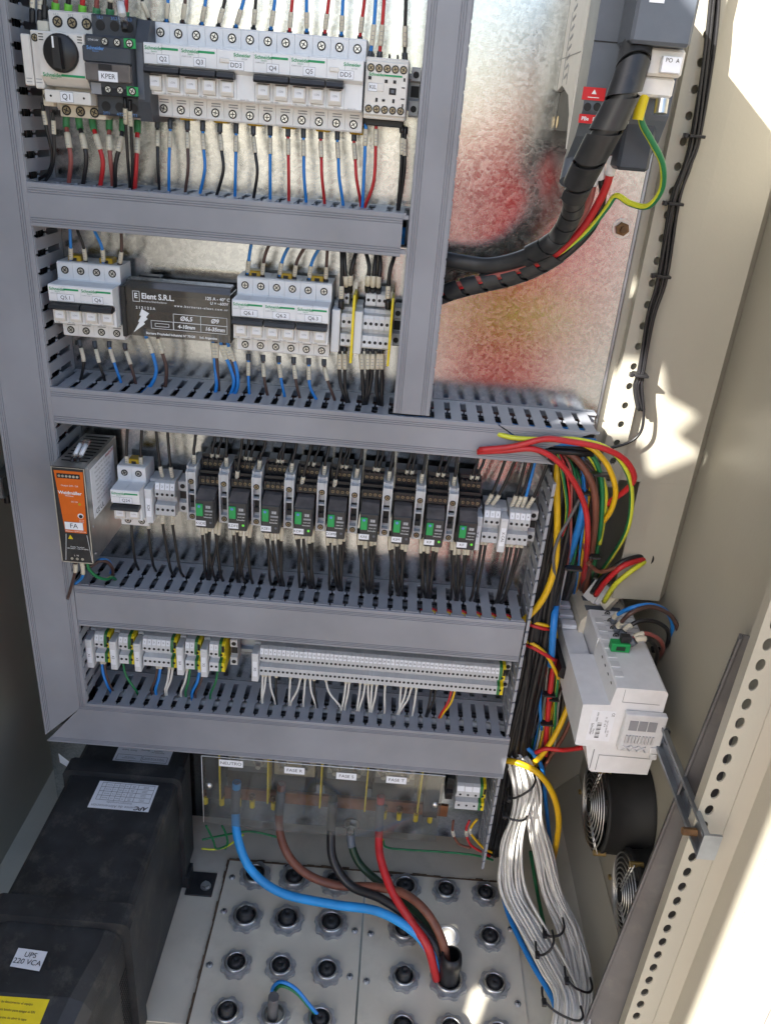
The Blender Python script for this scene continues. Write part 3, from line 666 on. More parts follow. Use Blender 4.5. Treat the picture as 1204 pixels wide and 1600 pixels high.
for (dx, dz, w, h) in ((.005, .0085, .003, .003), (.0215, .0065, .003, .003), (.030, .0065, .003, .003), (.0285, -.0020, .007, .006), (.013, -.0105, .0022, .0036), (.020, -.0105, .0030, .0022), (.030, -.0105, .0022, .0036), (.0395, .009, .0018, .003), (.039, .002, .003, .001), (.039, -.008, .0036, .001), (.0395, -.014, .0016, .003)):
    MB().box(x0+dx-w/2, x0+dx+w/2, -.0654, -.0660, Z1+dz-h/2, Z1+dz+h/2).build('slot', 'hole', k)
MB().box(x0+.027, x0+.030, -.0661, -.0663, Z1-.0035, Z1-.0005).build('plunger', 'slate_lt', k)
sticker(k, 'KIL', x0+.0085, -.0656, Z1+.0005, .0085, .0068, .0052)
MB().cbox(x0+.013, x0+.0195, -.0662, -.0654, Z1-.0028, Z1+.0042, .0003).build('tag_slot', 'white_warm', k)

def end_stop_body(b, w):
    b.prism([(-.010, -.0235), (-.034, -.0235), (-.036, -.022), (-.036, -.0085), (-.030, -.006), (-.030, .008), (-.036, .010), (-.036, .0215), (-.034, .0225), (-.010, .0225)], 'x', 0, w)
def end_stop(x, zc, label, w=.0095, tagtxt=None, mt='term', tall=False):
    t = thing('rail_end_stop', label, 'end stop', (x, -.0085, zc), 'rail end stops')
    inst(('endst', w, mt), lambda b: end_stop_body(b, w), 'body', mt, t, (x, 0, zc))
    inst('esring', lambda b: b.cyl((0, 0, 0), (0, -.0005, 0), .0032, n=14), 'screw_hole', 'hole', t, (x+w/2, -.036, zc+.0155)); inst('esring', None, 'screw_hole', 'hole', t, (x+w/2, -.036, zc-.0160))
    MB().box(x+.0004, x+w-.0004, -.0302, -.0306, zc-.005, zc+.0055).build('groove', 'hole', t)
    if tagtxt is not None:
        z0, z1 = zc-.0300, zc+.0190
        MB().cbox(x-.0005, x+.0090, -.0600, -.0365, z0, z1, .0008).box(x+.0006, x+.0079, -.0605, -.0600, z0+.004, z1-.004).build('marker_carrier', 'term_lt', t)
        if tagtxt:
            MB().box(x+.0010, x+.0075, -.0605, -.0608, zc-.020, zc+.006).build('marker', 'sticker', t); text(tagtxt, .0052, 'ink', t, (x+.0043, -.0610, zc-.007), (R(90), R(90), 0))
    return t
end_stop(.2630, Z1, 'grey rail end stop right of mini contactor KIL')
# ------------------------------------------------------------------ dark distribution block of row two
t = thing('distribution_block', 'smoky clear distribution block with white lettering in the second row', 'distribution block', (.018, -.0085, Z2))
X0, X1, zb, zt = -.0440, .0780, Z2-.0330, Z2+.0260
MB().box(X0+.004, X1-.004, -.040, -.010, zb+.004, zt-.002).build('base', 'w_grey', t)
for z, nm in ((Z2+.007, 0), (Z2-.012, 1)):
    MB().box(X0+.010, X1-.008, -.0440, -.0402, z-.005, z+.005).build('brass_bar', 'brass', t)
    for i in range(12):
        inst('bscrew', lambda b: b.lathe((0, 0, 0), (0, -1, 0), [(.0036, 0), (.0036, .002), (.0026, .0032), (0, .0034)], 12), 'bar_screw', 'brass', t, (X0+.016+i*.0085, -.0441, z))
def lidp(b): b.box(X0+.002, X1, -.0560, -.0552, zb, zt-.004); b.prism([(-.0556, zt-.004), (-.050, zt+.0035), (-.036, zt+.0045), (-.036, zt+.0035), (-.0495, zt+.0025), (-.0548, zt-.0042)], 'x', X0+.002, X1); b.box(X1-.0008, X1, -.0552, -.02, zb, zt-.004)
b = MB(); lidp(b); cv = b.build('cover', 'smoke_lt', t)
MB().cbox(X0-.003, X0+.002, -.0585, -.012, zb-.002, zt-.003, .0008).build('end_cheek', 'black', t); MB().cbox(X0+.010, X0+.035, -.030, -.015, zt-.001, zt+.005, .001).build('clip', 'black', t)
y = -.0563; W_ = 'print_white'
text('Elent S.R.L.', .0088, W_, cv, (X0+.0205, y, zt-.0128), align='LEFT', name='print', bold=.0002, sx=.95); text('Borneras Distribuidoras', .0030, W_, cv, (X0+.020, y, zt-.0185), align='LEFT', name='print')
b = MB()
def rect(b, x0, x1, z0, z1, t_=.0005): b.box(x0, x1, y, y-.0002, z0, z0+t_); b.box(x0, x1, y, y-.0002, z1-t_, z1); b.box(x0, x0+t_, y, y-.0002, z0, z1); b.box(x1-t_, x1, y, y-.0002, z0, z1)
rect(b, X0+.0105, X0+.0185, zt-.0195, zt-.0075); b.build('print', W_, cv)
text('E', .0080, W_, cv, (X0+.0142, y, zt-.0130), name='print', bold=.0002)
text('125 A - 40° C', .0050, W_, cv, (X1-.0145, y, zt-.0095), name='print', bold=.0001); text('U = ~600V', .0046, W_, cv, (X1-.0125, y, zt-.0145), name='print', bold=.0001)
text('2 1 2 1 2 5 A', .0042, W_, cv, (X0+.0245, y, zt-.0262), name='print', bold=.0001); text('w w w . b o r n e r a s - e l e n t . c o m . a r', .0034, W_, cv, (X1-.0335, y, zt-.0208), name='print', bold=.0001)
MB().prism([(X0+.0200, zt-.0275), (X0+.0285, zt-.0320), (X0+.0245, zt-.0365), (X0+.0265, zt-.0385), (X0+.0215, zt-.0425), (X0+.0230, zt-.0445), (X0+.0090, zt-.0555), (X0+.0165, zt-.0430), (X0+.0150, zt-.0425), (X0+.0190, zt-.0355), (X0+.0170, zt-.0350)], 'y', y, y-.0002).build('lightning_mark', W_, cv)
b = MB(); rect(b, X0+.056, X1-.0035, zt-.0490, zt-.0300); b.box(X0+.056, X1-.0035, y, y-.0002, zt-.0400, zt-.0394); b.box(X1-.0345, X1-.034, y, y-.0002, zt-.049, zt-.030); rect(b, X0+.030, X0+.056, zt-.0490, zt-.0395); rect(b, X0+.0345, X0+.051, zt-.0465, zt-.0425); b.build('print', W_, cv)
text('Ø6,5', .0070, W_, cv, (X0+.071, y, zt-.0350), name='print', bold=.0002, shear=.15); text('Ø9', .0070, W_, cv, (X1-.018, y, zt-.0350), name='print', bold=.0002, shear=.15)
text('4-10mm', .0060, W_, cv, (X0+.071, y, zt-.0445), name='print', bold=.0002, shear=.15); text('16-35mm', .0060, W_, cv, (X1-.018, y, zt-.0445), name='print', bold=.0002, shear=.15)
text('Bornera Propiedad Industrial N° 70120     Ind. Argentina', .0036, W_, cv, (X0+.065, y, zt-.0550), name='print', bold=.0001)

# ------------------------------------------------------------------ terminals
def term_body(b, w, style):
    if style == 'double':
        Pf = [(-.010, -.0215), (-.052, -.0215), (-.0545, -.0195), (-.0530, -.0065), (-.044, -.0055), (-.044, -.0005), (-.0530, .0010), (-.0530, .0130), (-.0515, .0165), (-.040, .0170), (-.040, .0215), (-.010, .0230)]
    else:
        Pf = [(-.010, -.0235), (-.052, -.0235), (-.0545, -.0215), (-.0530, -.0075), (-.0440, -.0060), (-.0440, .0015), (-.0530, .0035), (-.0525, .0130), (-.0490, .0225), (-.045, .0245), (-.010, .0245)]
    b.prism(Pf, 'x', .00012, w-.00012)
def terminal(x, zc, w, label, mt='term', style='std', marker='', group=None, holes=True, par_mats=None):
    t = thing('terminal_block', label, 'terminal', (x, -.0085, zc), group)
    inst(('term', w, style, mt), lambda b: term_body(b, w, style), 'body', mt, t, (x, 0, zc))
    hf = lambda b: b.cyl((0, 0, 0), (0, -.0004, 0), min(.0019, w*.36), n=10)
    inst(('th', w), hf, 'screw_hole', 'hole', t, (x+w/2, -.0530, zc+.0075)); inst(('th', w), None, 'screw_hole', 'hole', t, (x+w/2, -.0538, zc-.0140))
    if marker is not None:
        mm = 'sticker' if mt.startswith('term') and mt in ('term', 'term_lt') else 'yellow'
        inst(('tm', w, mm), lambda b: b.add([(.0006, -.0527, .0140), (w-.0006, -.0527, .0140), (w-.0006, -.0500, .0215), (.0006, -.0500, .0215)], [(0, 1, 2, 3)]).box(.0006, w-.0006, -.0505, -.049, .0215, .0222), 'marker', mm, t, (x, 0, zc))
        if marker: text(marker, .0038, 'ink', t, (x+w/2, -.0517, zc+.0178), (R(70), 0, 0), name='marker_print')
    return t
# second row, right of the breakers
end_stop(.1952, Z2-.002, 'grey rail end stop with blank marker right of breaker Q6.3', .0075, '')
for i in range(2): terminal(.2050+i*.0062, Z2-.0048, .0062, '%s light grey terminal left of the first yellow partition' % ['leftmost', 'second'][i], 'term_lt', 'double', None, 'second row terminals')
def yplate(x, lb):
    p = thing('partition_plate', lb, 'partition', (x, -.0085, Z2), 'yellow partition plates')
    MB().prism([(-.010, Z2-.030), (-.060, Z2-.0430), (-.0650, Z2-.0420), (-.0640, Z2+.0280), (-.060, Z2+.0350), (-.030, Z2+.0360), (-.010, Z2+.030)], 'x', x, x+.0026).build('plate', 'yellow', p)
yplate(.2178, 'tall yellow partition plate between the two terminal groups'); yplate(.2612, 'tall yellow partition plate at the right end of the second row')
end_stop(.2207, Z2-.002, 'grey rail end stop with blank marker right of first yellow partition', .0075, '')
for i in range(5): terminal(.2300+i*.0062, Z2-.0048, .0062, '%s light grey terminal between the yellow partitions' % ORD[i], 'term_lt', 'double', None, 'second row terminals')
def upper_tier(x, n, lb):
    t = thing('upper_terminal', lb, 'terminal', (x, -.0085, Z2+.03), 'second row terminals')
    MB().prism([(-.010, Z2+.0195), (-.0380, Z2+.0195), (-.0400, Z2+.0215), (-.0390, Z2+.0330), (-.034, Z2+.0370), (-.010, Z2+.0380)], 'x', x, x+n*.0062-.0003).build('body', 'term_lt', t)
    for i in range(n): inst(('th', .0062), None, 'screw_hole', 'hole', t, (x+.0031+i*.0062, -.0394, Z2+.0268))
upper_tier(.2060, 1, 'rear tier terminal above the two-terminal group'); upper_tier(.2310, 2, 'left pair of rear tier terminals between the partitions'); upper_tier(.2437, 2, 'right pair of rear tier terminals between the partitions')
end_stop(.2650, Z2-.002, 'grey rail end stop at the right end of the second row', .0085)

# third row: four terminals beside Q24
end_stop(-.0335, Z3, 'grey rail end stop with marker X24 right of breaker Q24', .0090, 'X24')
for i in range(4): terminal(-.0225+i*.0064, Z3+.002, .0064, '%s grey terminal right of breaker Q24' % ORD[i], 'term', 'std', str(i+1), 'terminals beside breaker Q24')
end_stop(.0035, Z3, 'plain grey rail end stop left of the first relay', .0110)
# third row: right-hand terminals
end_stop(.3895, Z3, 'grey rail end stop with marker X-JL right of the last relay', .0090, 'X-JL')
for i in range(3): terminal(.4005+i*.0070, Z3+.002, .0070, '%s grey terminal between markers X-JL and X-CAL' % ORD[i], 'term', 'std', str(i+1), 'terminals right of the relays')
end_stop(.4225, Z3, 'grey rail end stop with marker X-CAL', .0090, 'X-CAL')
for i in range(4): terminal(.4330+i*.0068, Z3+.002, .0068, '%s grey terminal right of marker X-CAL' % ORD[i], 'term', 'std', str(i+1), 'terminals right of the relays')
end_stop(.4610, Z3, 'plain grey rail end stop at the right end of the relay row', .0110)

# fourth row: groups with green and yellow earth terminals
def earth(x, zc, label):
    t = thing('earth_terminal', label, 'terminal', (x, -.0085, zc), 'green and yellow earth terminals')
    inst('eb1', lambda b: term_body(b, .0045, 'std'), 'green_half', 'term_green', t, (x, 0, zc)); inst('eb2', lambda b: term_body(b, .0045, 'std'), 'yellow_half', 'yellow', t, (x+.0045, 0, zc))
    for z in (.0075, -.0140): inst(('th', .0062), None, 'screw_hole', 'hole', t, (x+.0045, -.0538, zc+z))
    for j in range(4): inst('etooth', lambda b: b.box(0, .0034, -.0535, -.0525, -.0010, .0010), 'tooth', 'hole', t, (x+.0050, 0, zc+.0125+j*.0027))
xx = -.1320; gi = 0
for gi, (n, mk) in enumerate(((2, 'X1'), (2, 'X2'), (6, 'X3'), (2, 'X4'), (2, 'X5'))):
    end_stop(xx, Z4, 'grey rail end stop with marker %s in the lowest row' % mk, .0085, mk); xx += .0105
    for i in range(n): terminal(xx, Z4, .0066, '%s grey terminal right of marker %s in the lowest row' % (ORD[i], mk), 'term_lt', 'std', str(i+1), 'grouped terminals of the lowest row'); xx += .0066
    earth(xx, Z4, 'green and yellow earth terminal closing group '+mk); xx += .0105
print('row4 groups end', xx)
end_stop(.0685, Z4, 'plain grey rail end stop closing the terminal groups of the lowest row', .0100)
end_stop(.1040, Z4, 'grey rail end stop with marker X0 at the left end of the long strip', .0085, 'X0')
NT = 55
for i in range(NT): terminal(.1135+i*.0062, Z4, .0062, 'grey terminal of the long strip, %s from the left' % ordn(i+1), 'term', 'std', str(i+1), 'terminals of the long strip')
earth(.1135+NT*.0062, Z4, 'green and yellow earth terminal at the right end of the long strip')
end_stop(.4645, Z4, 'plain grey rail end stop at the right end of the long strip', .0080)
# small terminals beside the busbar cover
ZB = .0150
for i in range(3): terminal(.4205+i*.0120, ZB, .0120, '%s large grey terminal beside the busbar cover' % ORD[i], 'term', 'std', '', 'large terminals beside the busbars')
earth(.4568, ZB, 'green and yellow earth terminal beside the busbar cover')
end_stop(.4065, ZB, 'dark rail end stop left of the large terminals', .0110, None, 'black_matt')

# ------------------------------------------------------------------ orange power supply
p = thing('power_supply', 'slim power supply with orange and black front marked FA', 'power supply', (-.102, -.0085, Z3))
X0, X1, zb, zt, yf = -.1220, -.0825, .4265, .5560, -.1200
MB().box(X0, X1, yf+.001, -.012, zb, zt).build('casing', 'alu', p)
b = MB(); b.prism([(X0, zb), (X1, zb), (X1, zt), (X0, zt)], 'y', yf-.0006, yf+.001); b.build('front_panel', 'black_matt', p)
MB().prism([(X0+.0030, zt-.0045), (X0+.0085, .4690), (X1-.0045, .4690), (X1-.0020, zt-.0045)][::-1], 'y', yf-.0010, yf-.0006).build('orange_panel', 'orange', p)
b = MB(); b.prism([(X0+.0004, zt-.0008), (X1-.0004, zt-.0008), (X1-.0004, zt-.0002), (X0+.0004, zt-.0002)], 'y', yf-.0012, yf); b.box(X1-.0012, X1, yf-.0012, yf, zb, zt); b.box(X0, X1, yf-.0012, yf, zb, zb+.0012); b.box(X0, X0+.0010, yf-.0012, yf, zb, zt); b.build('rim', 'alu', p)
MB().box(X0+.006, X1-.006, yf-.0013, yf-.0009, zt-.0140, zt-.0080).build('terminal_strip', 'hole', p)
for i in range(6): inst('psus', lambda b: b.cyl((0, 0, 0), (0, -.0005, 0), .0016, n=10), 'screw', 'steel' if i < 2 else 'slate', p, (X0+.0090+i*.0043, yf-.0014, zt-.0110))
Yp = yf-.0012
text('Output 24V / 5A', .0030, 'print_white', p, (X0+.020, Yp, zt-.0235), name='print'); text('Weidmüller', .0058, 'print_white', p, (X0+.0195, Yp, zt-.0330), name='print', bold=.00015); text('PROeco', .0030, 'print_white', p, (X0+.0185, Yp, zt-.0370), name='print')
text('DC OK', .0026, 'print_white', p, (X0+.024, Yp, zt-.0445), name='print'); MB().cyl((X1-.0095, yf-.001, zt-.0470), (X1-.0095, yf-.0018, zt-.0470), .0017, n=10).build('indicator_lamp', 'amber', p)
b = MB(); b.cyl((X1-.0100, yf-.001, zt-.0630), (X1-.0100, yf-.0014, zt-.0630), .0035, n=14, mi=0); b.cyl((X1-.0098, yf-.0014, zt-.0634), (X1-.0098, yf-.0016, zt-.0634), .0024, n=14, mi=1); b.build('adjuster', ['print_white', 'hole'], p)
text('22.5V\n29.5V', .0026, 'print_white', p, (X1-.0095, Yp, zt-.0705), name='print')
sticker(p, 'FA', X0+.0200, yf-.0011, zt-.0775, .0220, .0100, .0088)
text('PROeco 120W 24V 5A', .0026, 'print_white', p, (X0+.0215, Yp, zt-.0850), name='print')
MB().prism([(X0+.0110, .4600), (X0+.0170, .4600), (X0+.0140, .4655)], 'y', yf-.0010, yf-.0006).build('warning_triangle', 'yellow', p)
text('Power Terminal\n100-240V~ 1.3A 50-60Hz', .0026, 'print_white', p, (X0+.0215, Yp, .4480), name='print'); text('L  N', .0032, 'print_white', p, (X0+.0190, Yp, .4370), name='print')
b = MB()
for i in range(3): b.cyl((X0+.013+i*.0065, yf-.0006, .4320), (X0+.013+i*.0065, yf-.0010, .4320), .0018, n=10)
b.build('screw_holes', 'steel', p)
for (xa, xb) in ((X0+.0090, X0+.0050), (X1-.0050, X1-.0015)): MB().add([(xa, Yp, .4670), (xa+.0005, Yp, .4670), (xb+.0005, Yp, zb+.003), (xb, Yp, zb+.003)], [(0, 1, 2, 3)]).build('front_line', 'print_white', p)
for j in range(9): inst('psuvent', lambda b: b.box(-.0155, .0155, -.0016, .0016, 0, .0003), 'vent_slot', 'hole', p, (-.102, -.100+j*.0098, zt))
MB().box(X1, X1+.0004, -.105, -.025, .482, .548).build('data_sticker', 'sticker', p)
for j in range(9): text('Weidmüller PRO  24V 5A  IP20' if j % 2 else 'Input 100-240V AC 50/60Hz', .0042, 'ink_grey', p, (X1+.0006, -.066, .544-j*.0058), RIGHTF, name='print')
text('CE UL', .0100, 'ink', p, (X1+.0006, -.085, .488), RIGHTF, name='print'); text('Weidmüller', .006, 'red_label', p, (X1+.0006, -.040, .545), RIGHTF, name='print')
for (yy, zz) in ((-.110, .474), (-.110, .552), (-.11, .436), (-.02, .475)): MB().cyl((X1, yy, zz), (X1+.0008, yy, zz), .0018, n=10).build('casing_screw', 'steel', p)
# output plug lying in the top of the supply
pl_ = thing('wire_marker', 'pair of clear wire marker sleeves standing on the orange power supply', 'marker sleeve', (-.100, -.105, zt))
for i in range(2):
    a, b2 = Vector((-.1045+i*.0068, -.104, zt-.001)), Vector((-.0985+i*.0068, -.078, zt+.019))
    MB().tube([a, a.lerp(b2, .25)], .0022, 8).build('boot', 'black', pl_); MB().tube([a.lerp(b2, .2), b2], .0034, 6).build('sleeve', 'clear', pl_); MB().tube([a.lerp(b2, .35), a.lerp(b2, .8)], .0029, 6).build('paper_tag', 'sticker', pl_)

# ------------------------------------------------------------------ nine plug-in relays
RN = ['KSDE', 'KDFE', 'KSE1', 'KDF1', 'COMP', 'KRE', 'KIM', 'KP', 'KF']; LED = [0, 1, 0, 1, 0, 0, 0, 1, 1]
def bracket(b):
    b.prism([(-.010, -.0225), (-.066, -.0225), (-.070, -.0200), (-.070, .0470), (-.064, .0490), (-.064, .0530), (-.030, .0530), (-.010, .0500)], 'x', 0, .0020); b.prism([(-.010, -.0225), (-.066, -.0225), (-.070, -.0200), (-.070, .0470), (-.064, .0490), (-.064, .0530), (-.030, .0530), (-.010, .0500)], 'x', .0100, .0120)
    b.box(.0020, .0100, -.060, -.010, -.022, .050); b.box(.002, .010, -.068, -.06, .030, .046); b.box(.002, .010, -.068, -.060, -.021, -.0105); b.box(.002, .010, -.067, -.06, .0145, .0165)
for i, nm in enumerate(RN):
    rx = .0375+i*.0410; zc = .4945
    k = thing('rail_terminal', 'tall grey rail terminal left of relay '+nm, 'terminal', (rx-.0145, -.0085, zc), 'tall grey terminals between the relays')
    inst('brkt', bracket, 'body', 'term', k, (rx-.0145, 0, zc-.0015))
    put_screw(k, rx-.0085, -.0682, zc+.0220+.010, .0028, 'brass_dull'); put_screw(k, rx-.0085, -.0682, zc-.0170, .0028, 'brass_dull')
    inst('bslot', lambda b: b.box(-.0036, .0036, -.0606, -.0600, -.012, .013), 'slot', 'hole', k, (rx-.0085, 0, zc+.006-.0015)); inst('blink', lambda b: b.cbox(-.0028, .0028, -.064, -.0605, -.005, .002, .0005), 'link', 'black_matt', k, (rx-.0085, 0, zc-.001))
    r = thing('relay', 'plug-in relay marked %s with green tab%s' % (nm, ' and lit green lamp' if LED[i] else ''), 'relay', (rx+.0125, -.0085, zc), 'plug-in relays')
    def sock(b):
        b.prism([(-.010, -.0330), (-.046, -.0330), (-.048, -.030), (-.048, .0230), (-.0600, .0250), (-.0620, .0270), (-.0610, .0375), (-.0520, .0385), (-.0520, .0400), (-.0460, .0410), (-.0455, .0540), (-.042, .0560), (-.010, .0560)], 'x', 0, .0265)
        for j in range(4):
            for (yy, z0, z1) in ((-.0640, .0285, .0385), (-.0485, .0430, .0570)): b.box(.0012+j*.0062, .0025+j*.0062, yy, yy+.018, z0, z1)
            b.box(.0265, .0273, -.062, -.03, .0285, .0385)
        for (yy, z) in ((-.056, .0392), (-.042, .0566)): b.box(0, .0265, yy, yy+.002, z, z+.0040)
    inst('sock', sock, 'socket', 'black', r, (rx, 0, zc))
    for j in range(4):
        inst('sscr', screw_fn(.0022), 'socket_screw', ['brass_dull', 'hole'], r, (rx+.0046+j*.0062, -.0613, zc+.0315), (0, j*.7, 0)); inst('sscr', None, 'socket_screw', 'brass_dull', r, (rx+.0046+j*.0062, -.0458, zc+.0485), (0, j*.9, 0))
    for j in range(4): inst('sscr', None, 'socket_screw', 'brass_dull', r, (rx+.0046+j*.0062, -.0482, zc-.0285), (0, j*1.3, 0))
    def body(b): b.cbox(.0010, .0240, -.0880, -.050, -.0220, .0175, .0012)
    inst('rbody', body, 'relay_body', 'relay', r, (rx, 0, zc))
    def hood(b): b.prism([(-.0875, .0178), (-.0690, .0235), (-.0500, .0235), (-.0500, .0178)], 'x', .0014, .0236)
    inst('rhood', hood, 'clear_hood', 'smoke', r, (rx, 0, zc))
    inst('gtab', lambda b: b.cbox(.0020, .0105, -.0900, -.0878, -.0045, .0122, .0005), 'green_tab', 'green', r, (rx, 0, zc))
    inst('gcap', lambda b: b.cyl((.0061, -.0900, .0092), (.0061, -.0906, .0092), .0018, n=10), 'tab_mark', 'print_blue', r, (rx, 0, zc))
    inst('rwin', lambda b: b.box(.0138, .0200, -.0880, -.0884, .0060, .0100).box(.0128, .0222, -.0880, -.0883, .0012, .0036), 'indicator_window', 'ink_grey', r, (rx, 0, zc))
    text('1 2', .0036, 'print_white', r, (rx+.0170, -.0886, zc+.0080), name='print'); text('RXM 24V', .0022, 'print_white', r, (rx+.0172, -.0886, zc-.0022), name='print'); text('Schneider', .0026, 'print_white', r, (rx+.0165, -.0883, zc-.0062), name='print')
    inst(('lamp', LED[i]), lambda b: b.cyl((.0195, -.0880, -.0135), (.0195, -.0886, -.0135), .0016, n=10), 'lamp', 'green_led' if LED[i] else 'slate_lt', r, (rx, 0, zc))
    sticker(r, nm, rx+.0072, -.0883, zc-.0150, .0125, .0072, .0052)
# ------------------------------------------------------------------ wires
GY = ['w_lime', 'w_green']
def wire(pts, r, col, label, sleeves=(), group=None, name='wire', n=8, seg=6, ferr=None, extra=None, cat='wire'):
    """one wire; sleeves: (from, to) lengths along it carrying a printed marker sleeve; ferr: (from, to, material)"""
    sp = spline(pts, seg)
    t = thing(name, label, cat, sp[0], group)
    if col == 'gy': MB().tube(sp, r, n, mfun=lambda k: 0 if k % n < n//2 else 1).build('sheath', GY, t)
    else: MB().tube(sp, r, n).build('sheath', col, t)
    for (a, b) in sleeves:
        c, T = cut(sp, a, b); MB().tube(c, r*1.32+.0002, n).build('marker_sleeve', 'sleeve', t)
        if r > .0012 and T > .03:                          # small printed strokes on the sleeve
            bb = MB(); q = c[0].lerp(c[-1], .5); d = (c[-1]-c[0]); L = d.length
            if L > .006:
                d = d/L
                for k in range(3):
                    pc = c[0].lerp(c[-1], .3+.2*k); bb.box(pc.x-r*.6, pc.x+r*.7, pc.y-r*1.45-.0003, pc.y-r*1.40, pc.z-.0008, pc.z-.0002)
                bb.build('sleeve_print', 'ink_grey', t)
    if ferr:
        c, T = cut(sp, ferr[0], ferr[1]); MB().tube(c, r*1.5+.0002, n).build('ferrule', ferr[2], t)
    return t
CN = dict(w_black='black', w_blue='blue', w_brown='brown', w_red='red', w_rose='dull red', w_white='white', gy='green and yellow', w_yellow='yellow', w_green='green', w_brick='brick red', w_grey='grey', w_dkgreen='dark green')
def pw(px, r, col, label, Ys, sleeves=(), **k):
    """wire through photo pixels (px, py); Ys: depth at each"""
    return wire([at(x, y, Y=Y) for (x, y), Y in zip(px, Ys)], r, col, label, sleeves, **k)
K, B_, N_, D_, O_ = 'w_black', 'w_blue', 'w_brown', 'w_red', 'w_rose'
S3 = 3.01
# top row, leaving downwards
cols = [K, B_, N_, B_, K, B_, K, B_, D_, B_, D_, B_, D_]
endx = [249, 264, 289, 312, 338, 367, 396, 422, 451, 478, 507, 536, 564]
midx = [247, 264, 294, 320, 349, 368, 402, 422, 451, 475, 503, 530, 557]
topx = [246, 266, 293, 317, 344, 369, 396, 422, 450, 474, 501, 527, 553]
for i, c in enumerate(cols):
    yt = 190+i*1.7; ye = 300+i*1.9
    pw([(topx[i], yt-6), (topx[i], yt+14), ((topx[i]+midx[i])/2, yt+40), (midx[i], yt+70), (endx[i], ye), (endx[i]-2, ye+18)], .0017, c, '%s wire dropping from the top row of breakers, %s from left' % (CN[c], ORD[i]), [-.034, -.036, -.042, -.046, -.040, -.034], [(.0125, .0290)], group='wires below the top row of breakers', ferr=(0, .010, 'slate'))
# top row, arriving from above
top2 = [(234, 35, 222, -5, K), (260, 36, 263, -5, B_), (285, 37, 290, -5, N_), (315, 41, 322, -5, B_), (341, 43, 352, -5, K), (368, 45, 382, -8, B_), (396, 47, 400, -5, K), (423, 49, 430, -5, B_), (452, 52, 457, -5, D_), (479, 53, 479, -5, B_), (507, 55, 514, -5, D_), (533, 58, 536, -5, B_), (562, 60, 570, -8, D_)]
for i, (x, y, x2, y2, c) in enumerate(top2):
    pw([(x, y+12), (x, y), ((x*.6+x2*.4), y*.55), (x2, y2), (x2+3, y2-60)], .0017, c, '%s wire entering the top row of breakers from above, %s from left' % (CN[c], ORD[i]), [-.034, -.036, -.042, -.044, -.040], [(.013, .0265)], group='wires above the top row of breakers', ferr=(0, .009, 'slate'))
# motor breaker and contactor, below
for i, (c, P, lb, fm) in enumerate([(O_, [(104, 180), (104, 196), (107, 220), (111, 250), (108, 284), (106, 300)], 'left pole of Q1', 'green_pl'), (K, [(123, 182), (125, 198), (131, 222), (135, 250), (130, 288), (127, 305)], 'middle pole of Q1', 'green_pl'),
        (D_, [(144, 184), (146, 198), (153, 222), (161, 254), (157, 290), (154, 308)], 'right pole of Q1', 'green_pl'), (O_, [(171, 184), (171, 200), (171, 224), (173, 250), (176, 280), (176, 300)], 'left pole of KPER', 'green_pl'),
        (K, [(192, 186), (192, 200), (188, 226), (181, 255), (180, 290), (180, 308)], 'middle pole of KPER', 'green_pl'), (D_, [(215, 188), (215, 202), (214, 230), (213, 260), (211, 294), (210, 312)], 'right pole of KPER', 'green_pl')]):
    pw(P, .0024, c, '%s wire with green ferrule below the %s' % (CN[c], lb), [-.042, -.044, -.050, -.052, -.045, -.036], [(.0180, .0330)], group='thick wires below the top left devices', ferr=(0, .0125, fm))
for i, P in enumerate(([(195, 152), (196, 170), (197, 200), (200, 250), (203, 290), (203, 310)], [(203, 156), (203, 172), (205, 200), (207, 250), (207, 292), (207, 312)])):
    pw(P, .0017, K, '%s thin black wire hanging from the KPER coil terminals' % ['left', 'right'][i], [-.070, -.070, -.062, -.058, -.045, -.038], [(.010, .026)], group='coil wires of KPER')
for i, P in enumerate(([(66, 160), (69, 178), (74, 205), (82, 245), (75, 270), (55, 283)], [(82, 175), (84, 195), (85, 240), (80, 268), (68, 285), (52, 290)])):
    pw(P, .0017, K, '%s black wire curling from the auxiliary contact into the left duct' % ['left', 'right'][i], [-.055, -.055, -.056, -.052, -.048, -.045], [(.008, .021)], group='auxiliary contact wires')
# above motor breaker and contactor
for i, (c, x, y, fm, lb) in enumerate([(O_, 87, 18, 'lime_pl', 'left pole of Q1'), (K, 107, 20, 'lime_pl', 'middle pole of Q1'), (D_, 129, 22, 'lime_pl', 'right pole of Q1'), (O_, 151, 26, 'green_pl', 'left pole of KPER'), (K, 172, 28, 'green_pl', 'middle pole of KPER'), (D_, 196, 32, 'green_pl', 'right pole of KPER')]):
    pw([(x, y+6), (x, y-6), (x+1, y-40), (x+3, y-90)], .0026, c, '%s wire with green collar entering the top of the %s' % (CN[c], lb), [-.044, -.044, -.046, -.046], [(.017, .026)] if i == 4 else (), group='thick wires above the top left devices', ferr=(0, .011, fm))
for i, (x, y) in enumerate(((51, 36), (63, 38), (70, 30))): pw([(x, y), (x, y-18), (x+1, y-60)], .0019, K, '%s black wire going up from the auxiliary contact' % ORD[i], [-.055]*3, [(.013, .028)] if i < 2 else (), group='auxiliary contact wires', ferr=(0, .012, 'black'))
t = thing('wire_marker', 'clear marker sleeve slanting over the contactor KPER', 'marker sleeve', at(196, 48, Y=-.09)); a, b2 = at(196, 48, Y=-.088), at(186, -6, Y=-.075)
MB().tube([a, a.lerp(b2, .25)], .0034, 8).build('boot', 'black', t); MB().tube([a.lerp(b2, .2), b2], .0044, 8).build('sleeve', 'clear', t); MB().tube([a.lerp(b2, .45), a.lerp(b2, .8)], .0037, 8).build('paper_tag', 'sticker', t)
